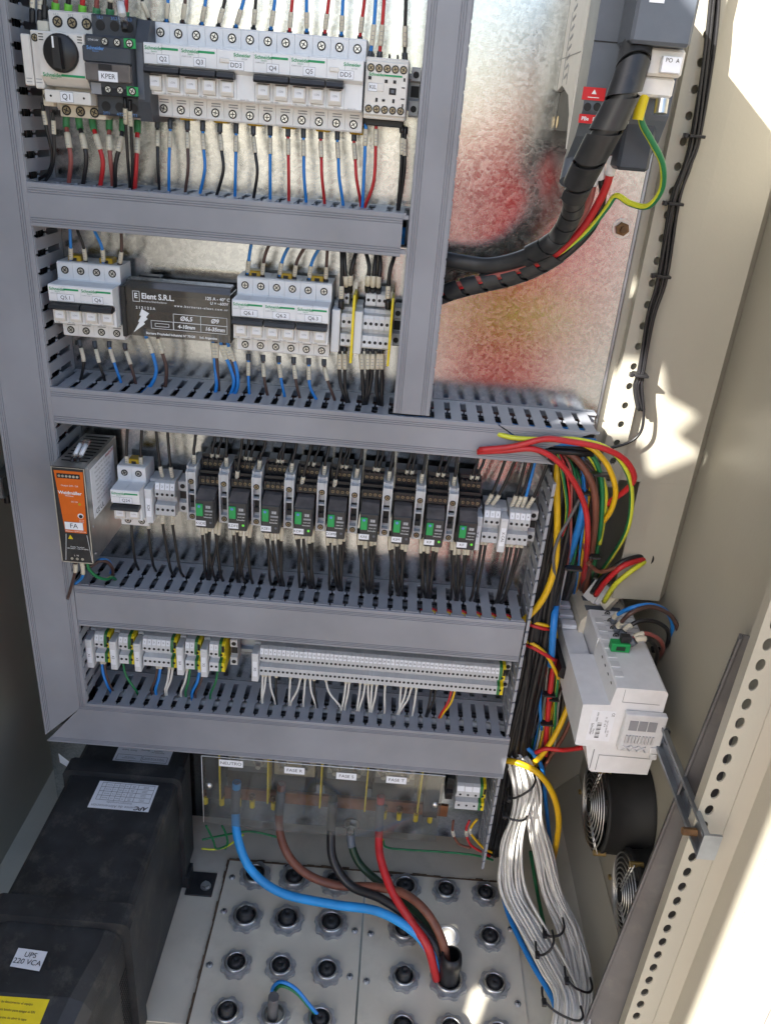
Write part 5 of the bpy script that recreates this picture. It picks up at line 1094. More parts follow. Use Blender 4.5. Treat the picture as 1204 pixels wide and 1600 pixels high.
for (a, c_) in ((-.110, -.072), (-.070, -.032)): b.box(a, c_, -.048, -.0476, UZ+.0004, UZ+.0006); b.box(a, c_, -.036, -.0356, UZ+.0004, UZ+.0006); b.box(a, a+.0004, -.048, -.0356, UZ+.0004, UZ+.0006); b.box(c_, c_+.0004, -.048, -.0356, UZ+.0004, UZ+.0006)
b.build('table_lines', 'ink', l2)
for k, (x, y, s_, z_) in enumerate(((-.052, -.042, 'Instalación conforme a la norma\nRiesgo de descarga eléctrica', .0026), (-.091, -.042, 'Lea las instrucciones\nantes de usar', .0026), (-.095, -.026, 'Power Supply', .0042), (-.050, -.026, 'Importado por\nArgentina', .0034), (-.070, -.024, 'Warning', .004))): text(s_, z_, 'ink', l2, (x, y, UZ+.0006), UPD, name='print')
p = at(47, 1499, Z=UZ-.0035); st = MB().add([(p.x-.019, p.y-.0105, UZ-.0032), (p.x+.017, p.y-.0135, UZ-.0032), (p.x+.017, p.y+.0105, UZ-.0026), (p.x-.019, p.y+.0125, UZ-.0026)], [(0, 1, 2, 3)]).build('name_sticker', 'sticker', u)
text('UPS\n220 VCA', .0090, 'ink', st, (p.x-.001, p.y, UZ-.0022), (R(1.5), 0, R(-3)), name='lettering')
# yellow warning sticker on the sloping nose of the bezel
nz = lambda t_: UZ-.004+(UZ-.010-UZ+.004)*t_
def bz(x, t_, up=.0004): return (x, -.410-.035*t_, UZ-.008-.014*t_+up)
ys = MB().add([bz(-.140, .12), bz(-.062, .10), bz(-.066, .98), bz(-.140, .99)], [(0, 1, 2, 3)]).build('warning_sticker', 'yellow', u)
for k in range(4): text(['Antes de desconectar el equipo', 'presione este botón para apagar el EN', 'Apague antes de abrir la tapa', 'www.ups.com'][k], .0036, 'ink', ys, bz(-.102, .26+k*.20, .0008), (R(22), 0, R(-1)), name='lettering')
for nm, (y0, y1), fx in (('rear', (-.060, -.086), True),):
    h = thing('hold_down_bracket', 'black steel strap bolting the UPS to the cabinet floor', 'bracket', (.02, -.073, FZ))
    loft([sec(UX0-.008, UX1+.007, FZ+.0005, UZ+.010, y, .010) for y in (y0, y1)]).build('strap', 'ups', h)
    MB().cbox(UX1+.007, UX1+.012, y0-.001, y1-.004, FZ, FZ+.03, .0006).cbox(UX1+.007, .046, y0+.004, y1-.014, FZ+.0005, FZ+.004, .0006).build('foot', 'black_matt', h)
    inst('footbolt', lambda b: (b.cyl((0, 0, 0), (0, 0, .0012), .0085, n=18), b.cyl((0, 0, .0012), (0, 0, .0065), .0062, n=6, smooth=False)), 'foot_bolt', 'steel', h, (.0330, -.083, FZ+.004))
cardp = at(105, 1190, Y=-.03)
c_ = thing('wire_tag', 'small white paper tag behind the UPS at the far left', 'tag', cardp); MB().add([cardp+Vector((-.012, 0, .016)), cardp+Vector((-.012, .001, -.004)), cardp+Vector((.012, -.001, -.020)), cardp+Vector((.012, 0, -.008))], [(0, 1, 2, 3)]).build('card', 'sticker', c_)
# green earth wires hanging from the yellow lugs
for i, (P, c) in enumerate([([(322, 1290), (328, 1302), (334, 1315), (338, 1326), (352, 1322), (356, 1316)], 'w_green'), ([(347, 1290), (353, 1303), (356, 1318), (352, 1327)], 'w_green'), ([(316, 1312), (335, 1308), (360, 1303), (385, 1299), (410, 1302), (440, 1310)], 'w_green'), ([(315, 1326), (335, 1327), (355, 1322), (380, 1304)], 'gy'), ([(598, 1312), (604, 1324), (640, 1328), (690, 1331), (740, 1336), (770, 1344)], 'gy')]):
    pw(P, .0017, c, '%s earth wire hanging under the copper bar, %s from left' % (CN[c], ORD[i]), [-.050]+[-.046]*(len(P)-1), group='earth wires under the copper bar')
# phase jumpers dropping from the duct to the busbars
for i, (x, c, cl) in enumerate(((397, B_, 'w_red'), (409, B_, 'w_red'), (474, K, 'w_red'), (484, K, 'w_red'), (551, K, 'w_red'), (617, D_, 'w_red'), (627, D_, 'w_red'), (640, D_, 'w_blue'))):
    p = at(x, 1185+(x-390)*.08, Y=-.04); q = Vector((p.x+.002, -.050, .060)); wire([(p.x-.004, -.034, .13), (p.x-.002, -.038, .10), (p.x, -.046, .078), q], .0020, c, '%s jumper wire dropping to the busbars, %s from left' % (CN[c], ORD[i]), (), group='busbar jumper wires', ferr=(-.018, -.001, cl))
# wires under the large terminals
for i, (P, c) in enumerate([([(708, 1282), (707, 1300), (716, 1318), (735, 1325)], 'w_brick'), ([(733, 1282), (728, 1297), (735, 1320), (765, 1338)], 'w_red'), ([(745, 1280), (737, 1290), (735, 1302), (755, 1325), (768, 1332)], 'w_yellow')]):
    pw(P, .0020, c, '%s wire curling out below the large terminals' % CN[c], [-.05]*len(P), [(.022, .034)], group='wires below the large terminals')

# white disc painted as the daylight seen through the open knock-out
hx, hy = HOLE; t = thing('daylight_disc', 'round white disc standing in for daylight between the rear glands of the right plate', 'plug', (hx, hy, FZ+.0036))
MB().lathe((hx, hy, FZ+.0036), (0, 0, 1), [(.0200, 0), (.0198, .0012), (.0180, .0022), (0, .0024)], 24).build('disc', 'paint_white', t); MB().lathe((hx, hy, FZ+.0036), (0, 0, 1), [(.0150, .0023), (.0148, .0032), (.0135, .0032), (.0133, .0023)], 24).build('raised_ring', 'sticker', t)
p = at(6, 748, X=-.305); MB().cbox(XL, XL+.018, p.y-.03, p.y+.02, p.z-.020, p.z+.016, .002).build('hinge', 'zinc', cabT); MB().cyl((XL+.012, p.y-.01, p.z-.034), (XL+.012, p.y-.01, p.z-.020), .006, n=10).build('hinge_pin', 'black', cabT)
# ------------------------------------------------------------------ variable-speed drive
d = thing('motor_drive', 'grey and white motor drive with red warning label at the upper right', 'drive', (.455, 0, .95))
DX0, DX1 = .4185, .4960
MB().prism([(-.001, .990), (-.030, .995), (-.078, .985), (-.100, .968), (-.112, .938), (-.116, 1.10), (-.001, 1.10)], 'x', DX0, DX1).build('housing', 'white_warm', d)
MB().prism([(-.001, .953), (-.080, .953), (-.090, .980), (-.030, .992), (-.001, .989)], 'x', DX0+.004, DX1-.004).build('mounting_foot', 'black_matt', d)
MB().cyl((DX0+.0035, -.012, .961), (DX0+.0042, -.012, .961), .006, n=14).build('foot_screw', 'brass', d)
b = MB()
for i in range(10):
    z = 1.00+i*.0085; b.prism([(-.035, z), (-.050, z+.003), (-.050, z+.0055), (-.035, z+.0025)], 'x', DX0-.0004, DX0)
    if i < 3: z = 1.065+i*.0085; b.prism([(-.075, z), (-.095, z+.004), (-.095, z+.0065), (-.075, z+.0025)], 'x', DX0-.0004, DX0)
for (y0, y1, z0, z1) in ((-.002, -.112, 1.02, 1.0206), (-.028, -.0284, .996, 1.06), (-.055, -.0555, .995, 1.012)): b.box(DX0-.0004, DX0, y0, y1, z0, z1)
v_ = b.build('vent_slots', 'ink_grey', d); v_['kind'] = 'stuff'
MB().prism([(-.1165, .931), (-.124, .931), (-.150, .950), (-.163, .968), (-.165, .972), (-.165, 1.10), (-.1165, 1.10)], 'x', DX0+.0005, DX1).build('front_cover', 'slate_lt', d)
MB().box(DX0+.0004, DX0+.036, -.1654, -.1648, 1.0245, 1.0255).build('cover_seam', 'hole', d)
yf = -.1655
p = at(927, 147, Y=yf); w = MB().box(p.x-.0100, p.x+.0100, yf, yf-.0004, p.z-.0050, p.z+.0052).build('warning_label', 'red_label', d)
MB().prism([(p.x-.0022, p.z), (p.x+.0022, p.z), (p.x, p.z+.0036)], 'y', yf-.0004, yf-.0006).box(p.x-.0050, p.x+.0050, yf-.0004, yf-.0006, p.z-.0030, p.z-.0024).build('warning_mark', 'print_white', w)
for x in (917, 932):
    q = at(x, 167, Y=yf); MB().cyl((q.x, yf, q.z), (q.x, yf-.0006, q.z), .0034, n=14).build('jumper_hole', 'hole', d)
p = at(920, 186, Y=yf); w = MB().box(p.x-.0095, p.x+.0125, yf, yf-.0004, p.z-.0036, p.z+.0036).build('terminal_label', 'red_label', d); text('PBe   PB', .0042, 'print_white', w, (p.x, yf-.0006, p.z), name='print', bold=.0001)
p = at(973, 191, Y=yf); text('T2 T3', .0042, 'print_white', d, (p.x, yf-.0004, p.z), name='print')
# projecting upper control box
MB().cbox(.4390, .4880, -.215, -.165, 1.0215, 1.10, .0025).build('control_box', 'slate_lt', d)
MB().box(.4480, .4600, -.2152, -.2156, 1.0500, 1.0800).build('blank_label', 'sticker', d)
MB().cbox(.4440, .4900, -.200, -.166, 1.0005, 1.0210, .002).cbox(.452, .487, -.196, -.166, .985, 1.0003, .002).build('terminal_carrier', 'white_warm', d)
MB().cbox(.4700, .4860, -.2075, -.2005, 1.0030, 1.0150, .0006).build('terminal_tag', 'sticker', d); text('PO  A', .0045, 'ink', d, (.478, -.2078, 1.0120), name='print')
MB().cyl((.4795, -.195, .984), (.4795, -.197, .973), .0055, n=12).build('earth_screw', 'steel', d)
lugp = at(1000, 163, Y=-.190); MB().cyl(lugp+Vector((.001, 0, .012)), lugp+Vector((0, 0, -.012)), .0058, .0046, n=12).build('yellow_lug', 'yellow', d)
MB().cbox(.4600, .4900, -.160, -.120, .925, .968, .003).build('lower_terminals', 'slate', d)
MB().cyl(at(890, 285, Y=-.13), at(899, 245, Y=-.115), .0105, n=14).build('conduit_nut', 'slate_lt', d)

def spiral(par, pts, r, pitch, frac, mt, name='spiral_wrap', th=.0011):
    """plastic ribbon wound round a cable path, gaps left between turns"""
    sp = spline(pts, 12); L = [0]
    for i in range(1, len(sp)): L.append(L[-1]+(sp[i]-sp[i-1]).length)
    fr = frames(sp); T = L[-1]
    def pos(s, a, rr):
        s = max(0, min(T, s)); i = 1
        while i < len(L)-1 and L[i] < s: i += 1
        t = (s-L[i-1])/max(1e-9, L[i]-L[i-1]); p = sp[i-1].lerp(sp[i], t); A = fr[i-1][0].lerp(fr[i][0], t).normalized(); B = fr[i-1][1].lerp(fr[i][1], t).normalized()
        return p+(A*math.cos(a)+B*math.sin(a))*rr
    b = MB(); per = 24; turns = T/pitch; w = pitch*frac/2; vs = []; n = int(turns*per)
    for k in range(n+1):
        s = k/per*pitch; a = 2*math.pi*k/per
        vs += [pos(s-w, a, r+th), pos(s+w, a, r+th*1.0), pos(s+w, a, r), pos(s-w, a, r)]
    q = lambda j0, j1: [(k*4+j0, k*4+j1, (k+1)*4+j1, (k+1)*4+j0) for k in range(n)]
    b.add(vs, q(0, 1), 0, True); b.add(vs, q(1, 2)+q(2, 3)+q(3, 0), 0, False); return b.build(name, mt, par)
P = [at(x, y, Y=Y) for x, y, Y in [(995, 66, -.185), (985, 115, -.212), (965, 168, -.216), (938, 218, -.212), (914, 264, -.196), (895, 303, -.172), (894, 330, -.140), (868, 375, -.105), (820, 402, -.078), (765, 415, -.058), (715, 409, -.045), (690, 404, -.04)]]
c_ = thing('motor_cable', 'thick black motor cable in wide spiral wrap hanging from the drive', 'cable', P[0], 'cables of the drive')
MB().tube(spline(P, 10), .0085, 12, rfun=lambda t: .0105 if t < .42 else .0088).build('sheath', 'corrugated', c_)
spiral(c_, P[:6], .0124, .0270, .86, 'corrugated'); spiral(c_, P[5:9], .0094, .020, .88, 'corrugated')
P2 = [at(x, y, Y=Y) for x, y, Y in [(676, 466, -.03), (705, 455, -.042), (745, 444, -.052), (790, 434, -.062), (835, 418, -.074), (872, 396, -.086)]]
c_ = thing('spiral_sleeve', 'black spiral wrap around red and black wires below the drive', 'cable sleeve', P2[0], 'cables of the drive')
spiral(c_, P2, .0095, .0225, .78, 'corrugated')
for i, (c, P, lb) in enumerate([('w_red', [(955, 228, -.128), (953, 268, -.125), (938, 310, -.115), (905, 362, -.098), (868, 397, -.088), (830, 418, -.076), (788, 433, -.064), (735, 446, -.052), (676, 464, -.032)], 'red wire with white marker below the drive'), ('w_black', [(938, 236, -.125), (937, 270, -.120), (941, 305, -.112), (925, 355, -.1), (878, 402, -.09), (835, 423, -.078), (790, 438, -.066), (735, 452, -.054), (676, 472, -.034)], 'black wire with white marker below the drive'), ('w_rose', [(927, 246, -.122), (926, 285, -.118), (915, 325, -.11), (890, 362, -.1), (864, 390, -.09), (828, 412, -.078), (786, 428, -.066), (735, 440, -.053), (676, 458, -.032)], 'dull red wire with white marker below the drive')]):
    t = wire([at(x, y, Y=Y) for x, y, Y in P], .0040, c, lb, group='cables of the drive', n=10)
    sp = spline([at(x, y, Y=Y) for x, y, Y in P], 6); cc, T = cut(sp, .008, .026); MB().tube(cc, .0047, 10).build('marker_sleeve', 'sticker', t)
wire([at(x, y, Y=Y) for x, y, Y in [(1000, 176, -.188), (1003, 195, -.186), (1018, 222, -.18), (1034, 256, -.17), (1033, 295, -.155), (1012, 322, -.14), (984, 318, -.125), (962, 306, -.115), (946, 326, -.110), (915, 364, -.1), (872, 400, -.088), (835, 421, -.077)]], .0030, 'gy', 'green and yellow earth wire looping below the drive', group='cables of the drive', n=10)
for i, (y, Y) in enumerate(((400, -.032), (406, -.025), (413, -.03), (420, -.022), (418, -.035))): wire([at(730, y+4, Y=Y-.015), at(705, y, Y=Y), at(680, y+8+i*3, Y=-.02)], .0026, ['w_black', 'w_grey', 'w_yellow', 'w_black', 'w_grey'][i], '%s wire slipping behind the duct beside the drive, %s from top' % (['black', 'grey', 'yellow', 'black', 'grey'][i], ORD[i]), group='wires behind the duct beside the drive')

# black cable loom along the rear perforated rail
for i in range(6):
    o = Vector(((i % 3)*.0036-.0036, -(i//3)*.0045, 0))
    P = [at(x, y, Y=-.014) for x, y in ((1120, -70), (1108, 60), (1086, 212), (1070, 262), (1052, 318), (1033, 431), (1015, 496), (1000, 580))+((996, 605), (1000, 640), (996, 672), (975, 690), (930, 702))[:5 if i == 5 else 2]]
    wire([p+o+Vector((random.uniform(-.0015, .0015), 0, 0)) for p in P], .0019, 'w_black', 'thin black cable strapped along the rear perforated rail', group='black cables on the rear perforated rail')
for i, (x, y) in enumerate(((1085, 213), (1052, 318), (1033, 431), (999, 585))):
    p = at(x, y, Y=-.018); t = thing('cable_tie', 'black cable tie on the rear rail loom, %s from top' % ORD[i], 'cable tie', p, 'cable ties on the rear rail'); MB().cbox(p.x-.0085, p.x+.0085, p.y-.010, p.y+.008, p.z-.0016, p.z+.0016, .0006).build('band', 'black', t); MB().cbox(p.x-.0135, p.x-.0090, p.y-.008, p.y-.001, p.z-.0025, p.z+.0025, .0006).build('lock_head', 'black', t)

# ------------------------------------------------------------------ side rail with the white breaker block on the right wall
ZR = .2750; XRL = .6440
t = thing('din_rail', 'slotted zinc rail fixed along the right wall under the white block', 'rail', (XRL, -.12, ZR), 'mounting rails')
b = MB(); cells = []
for i in range(18):
    y = -.345+i*.025; cells.append((y, y+.025, ZR-.0135, ZR+.0135, (y+.0125, ZR, .0085, .0030)))
holed(b, (XRL+.0065, 0, 0), (0, 1, 0), (0, 0, 1), cells, .001); b.box(XRL, XRL+.0070, -.345, .105, ZR+.0130, ZR+.0140); b.box(XRL, XRL+.0070, -.345, .105, ZR-.0140, ZR-.0130); b.box(XRL-.001, XRL, -.345, .105, ZR+.0130, ZR+.0175); b.box(XRL-.001, XRL, -.345, .105, ZR-.0175, ZR-.0130)
b.build('rail', 'zinc', t); MB().box(XRL-.002, .662, -.348, -.345, ZR-.018, ZR+.018).build('end_bracket', 'zinc', t)
MB().cyl((XRL-.010, -.318, ZR-.010), (XRL+.006, -.318, ZR-.010), .0045, n=6, smooth=False).build('rail_bolt', 'rust', t)
k = thing('breaker_block', 'long white multi-pole breaker block mounted sideways on the right wall', 'breaker', (.60, -.05, ZR))
YN, YM, YE = -.168, .008, .118
# near unit: terminal cover, nose with label, lower cover
near = [(.5440, .2450), (.5425, .3095), (.5760, .3120), (.5790, .3385), (.5810, .3400), (.6400, .3405), (.6440, .3360), (.6440, .3080), (.6420, .2425), (.5990, .2400), (.5450, .2430)]
MB().prism(near[::-1], 'y', YN, -.062).build('trip_unit', 'white', k)
MB().prism([(.5590, .2425), (.6490, .2395), (.6480, .2010), (.5740, .1985), (.5700, .2020)], 'y', YN+.001, YE-.01).build('lower_terminal_cover', 'white', k)
MB().prism([(.5790, .2430), (.5770, .3385), (.5800, .3400), (.6390, .3400), (.6430, .3360), (.6430, .2430)][::-1], 'y', -.0615, YM).build('upper_terminal_cover', 'white', k)
MB().prism([(.5450, .2450), (.5480, .2960), (.5765, .2990), (.5765, .2450)][::-1], 'y', -.0615, YE).build('toggle_unit', 'white', k)
MB().prism([(.5700, .2990), (.5700, .3180), (.5785, .3300), (.6360, .3300), (.6400, .3250), (.6400, .2450), (.5770, .2450)][::-1], 'y', YM+.0008, YE).build('main_breaker', 'cream', k)
MB().prism([(.5365, .2640), (.5450, .2600), (.5460, .2780), (.5390, .2790)], 'y', -.055, .050).build('toggle', 'black', k)
for i in range(7):
    y = -.140+i*.020
    inst('tnotch', lambda b: b.cbox(-.0060, .0060, -.0060, .0060, -.0004, .0010, .0004), 'marker_clip', 'term_lt', k, (.5870, y, .3402)) if i < 7 else None
for i in range(4): inst('slotm', lambda b: b.box(-.0010, .0010, -.0020, .0020, -.0003, .0003), 'slot', 'hole', k, (.5770, -.150+i*.018, .3330), (0, R(80), 0))
for i in range(5): y = -.045+i*.013; MB().box(.594, .639, y, y+.0007, .3401, .3406).build('pole_seam', 'ink_grey', k)
for i in range(4):
    y = YM+.012+i*.026; MB().cbox(.5780, .6300, y, y+.013, .3302, .3312, .0003).build('terminal_slot', 'slate_lt', k); MB().cbox(.5465, .5685, y-.006, y+.010, .2990, .3060, .001).build('window', 'sticker', k); put_screw(k, .5445, y, .27, .003)
for i in range(4): put_screw(k, .6020, YM-.010-i*.018, .3420, .003)
for i in range(18): inst('sidevent', lambda b: b.box(-.0004, 0, -.0035, .0035, -.0012, .0012), 'vent_slot', 'ink_grey', k, (.5460, -.150+(i % 9)*.011, .253+(i//9)*.008))
lb_ = MB().box(.5560, .5860, YN-.0004, YN, .2530, .3020).build('rating_label', 'sticker', k)
ROTL = (R(90), R(90), 0)
for i, (s_, x, z, sz) in enumerate((('Schneider', .5600, .272, .0048), ('Electric', .5632, .268, .0030), ('A9N 18456', .5640, .292, .0032), ('10 - 25 - 40 A', .5755, .285, .0030), ('Vigi C120 230/400V', .5785, .277, .0026), ('DC: 2016', .5815, .266, .0026), ('CE', .5830, .297, .005))): text(s_, sz, 'ink', lb_, (x, YN-.0006, z), ROTL, name='print')
b = MB()
for i in range(12): b.box(.5660, .5715, YN-.0006, YN-.0004, .2580+i*.0022, .2580+i*.0022+(.0006 if i % 3 else .0013))
b_ = b.build('bar_code', 'ink', lb_); b_['kind'] = 'stuff'
for (x0, x1, z0, z1) in ((.590, .637, .3180, .3188), (.590, .5906, .3180, .3380), (.570, .571, .205, .238), (.578, .645, .2290, .2296), (.578, .5786, .203, .229)): MB().box(x0, x1, YN-.0003, YN+.0001, z0, z1).build('mould_line', 'ink_grey', k)
# end clamp hooked on the rail
e = thing('rail_clamp', 'light grey ribbed end clamp hooked on the side rail', 'end stop', (.62, YN-.006, ZR))
MB().cbox(.5960, .6480, YN-.0110, YN-.0008, .2480, .3080, .0012).build('body', 'term_lt', e)
b = MB()
for i in range(9): b.box(.601+i*.0042, .6034+i*.0042, YN-.0135, YN-.0110, .2640, .2760)
b.build('ribs', 'term', e)['kind'] = 'stuff'
for i in range(3): MB().box(.602+i*.0120, .6125+i*.0120, YN-.0118, YN-.0110, .2840, .2990).build('pocket', 'ink_grey', e)
for i in range(3):
    x = .600+i*.0100
    for a in (-1, 1): MB().tube([Vector((x, YN-.0125, .2510 if a > 0 else .2595)), Vector((x+.0100, YN-.0125, .2595 if a > 0 else .2510))], .0009, 5).build('lattice_bar', 'term_lt', e)
MB().cbox(.636, .650, YN-.0135, YN-.0110, .2500, .2600, .0008).build('hook', 'term_lt', e); MB().prism([(.6480, .2640), (.6560, .2720), (.6560, .2860), (.6480, .2920)], 'y', YN-.010, YN-.002).build('rail_claw', 'zinc', e); MB().cbox(.640, .648, YN-.012, YN-.004, .238, .247, .001).build('clip_tail', 'term_lt', e)
g_ = thing('plug_connector', 'small green plug connector on top of the white breaker block', 'connector', at(966, 1012, Z=.345)); p = at(966, 1015, Z=.341)
MB().cbox(p.x-.0125, p.x+.0125, p.y-.0065, p.y+.0065, .3410, .3540, .0008).build('housing', 'green', g_); MB().box(p.x-.006, p.x+.006, p.y-.0068, p.y-.0062, .344, .350).build('face_slot', 'w_dkgreen', g_); MB().cbox(p.x-.001, p.x+.0115, p.y-.004, p.y+.006, .3542, .3640, .0008).build('cable_entry', 'black_matt', g_)
# bent wires of the block
for i, (c, P, lb) in enumerate([('w_blue', [(957, 972, .345), (962, 962, .36), (985, 950, .385), (1015, 945, .39), (1040, 955, .375), (1050, 980, .345), (1042, 1005, .31), (1030, 1025, .27)], 'blue wire arching over the right end'), ('w_brown', [(962, 985, .345), (968, 975, .36), (985, 958, .385), (1015, 948, .39), (1045, 960, .375), (1058, 985, .345), (1050, 1010, .31), (1032, 1022, .27)], 'brown wire arching over the right end'), ('w_black', [(970, 993, .345), (978, 982, .357), (1000, 970, .37), (1025, 972, .365), (1042, 985, .345), (1042, 1005, .32), (1028, 1022, .28)], 'black wire arching over the right end'), ('w_rose', [(985, 1005, .35), (992, 995, .36), (1010, 990, .365), (1030, 1000, .35), (1035, 1015, .32), (1028, 1028, .28)], 'dull red wire beside the green plug'), ('w_black', [(984, 1006, .352), (1000, 998, .362), (1018, 1003, .355), (1026, 1020, .32), (1022, 1040, .27)], 'short black wire beside the green plug')]):
    wire([at(x, y, Z=z) for x, y, z in P], .0030, c, lb+' of the white breaker block', [(.010, .022)], group='bent wires of the white breaker block', n=10, ferr=(0, .008, 'slate_lt'))
p = at(1030, 1022, Z=.28); t = thing('cable_tie', 'black cable tie bunching the bent wires beside the white block', 'cable tie', p); MB().cbox(p.x-.014, p.x+.010, p.y-.005, p.y+.005, p.z+.004, p.z+.010, .001).build('band', 'black', t); MB().cbox(p.x+.008, p.x+.016, p.y-.004, p.y+.004, p.z+.003, p.z+.011, .001).build('lock_head', 'black', t)
# grey connector sleeves with the cables that enter the rear of the block
for i, (a, c, col, P) in enumerate([((918, 935), (936, 908), 'gy', None), ((925, 940), (944, 912), 'w_black', None), ((933, 942), (952, 916), 'w_red', None), ((944, 948), (968, 925), 'w_yellow', None)]):
    A, C_ = at(*a, Z=.335), at(*c, Z=.365); t = thing('cable_sleeve', '%s tapered sleeve on top of the white breaker block' % (ORD[i]+' grey' if i < 3 else 'last pale'), 'sleeve', A, 'grey sleeves on the white block'); D_r = (C_-A).normalized(); S = D_r.orthogonal()
    MB().cyl(A, C_, .0090, .0065, n=4, smooth=False, phase=.6).build('sleeve', 'term_lt' if i < 3 else 'cream', t)
# ------------------------------------------------------------------ cable loom on the right, in and beside the lidless duct
def deep(x, y, Y):                                         # below the lidless duct's middle the loom drops back behind the white block
    return Y+(min(.15, (y-845)/75*.15) if x > 868 and 845 < y < 1012 else 0)
def pz(P): return [at(x, y, Y=deep(x, y, Y)) for x, y, Y in P]
rg = random.Random(11)
for i in range(34):                                        # dark filling of the loom
    o = rg.uniform(-1, 1); dY = rg.uniform(-.014, .018); c = 'w_black' if i % 5 else 'w_grey'; r = rg.uniform(.0026, .0042)
    j = lambda a: rg.uniform(-a, a)
    P = [(868+o*10+j(3), 705+j(6), -.02+dY), (892+o*20, 735+j(6), -.030+dY), (900+o*22+j(4), 800, -.034+dY), (893+o*26+j(4), 880, .03+dY), (874+o*22+j(6), 960, .12+dY), (858+o*22+j(6), 1050, .125+dY), (846+o*20+j(6), 1130, .10+dY), (832+o*18+j(6), 1200, .05+dY), (822+o*14, 1290, .02+dY*.4)]
    wire([at(*q[:2], Y=q[2]) for q in P], r, c, '%s cable in the dark loom right of the lidless duct' % CN[c], group='dark cables of the right loom', seg=5, name='loom_cable', cat='cable')
mix = ['w_red', 'w_blue', 'w_brown', 'w_green', 'w_white', 'w_black', 'w_rose', 'w_yellow', 'w_black', 'w_grey', 'gy']
CN['w_lime'] = 'pale yellow'
for i in range(55):                                        # thin mixed wires woven through it
    c = mix[i % len(mix)]; o = rg.uniform(-1, 1); dY = rg.uniform(-.010, .010); j = lambda a: rg.uniform(-a, a); low = i >= 27
    if low: P = [(862+o*14+j(4), 985+j(10), .03+dY), (858+o*20+j(9), 1050, .02+dY), (850+o*24+j(10), 1110, .02+dY), (838+o*22+j(9), 1165, .0+dY), (822+o*18+j(6), 1215, -.01+dY)]
    else: P = [(880+o*10+j(4), 704+j(5), -.035+dY), (904+o*26+j(4), 738+j(6), -.046+dY), (908+o*26+j(6), 800, -.046+dY), (902+o*30+j(8), 862, -.02+dY), (890+o*26+j(8), 920, .08+dY), (872+o*20+j(6), 985, .12+dY)]
    wire([at(*q[:2], Y=q[2]) for q in P], rg.uniform(.0014, .0022), c, 'thin %s wire in the %s half of the right loom' % (CN[c], 'lower' if low else 'upper'), group='thin mixed wires of the right loom', seg=6, name='loom_cable', cat='cable')
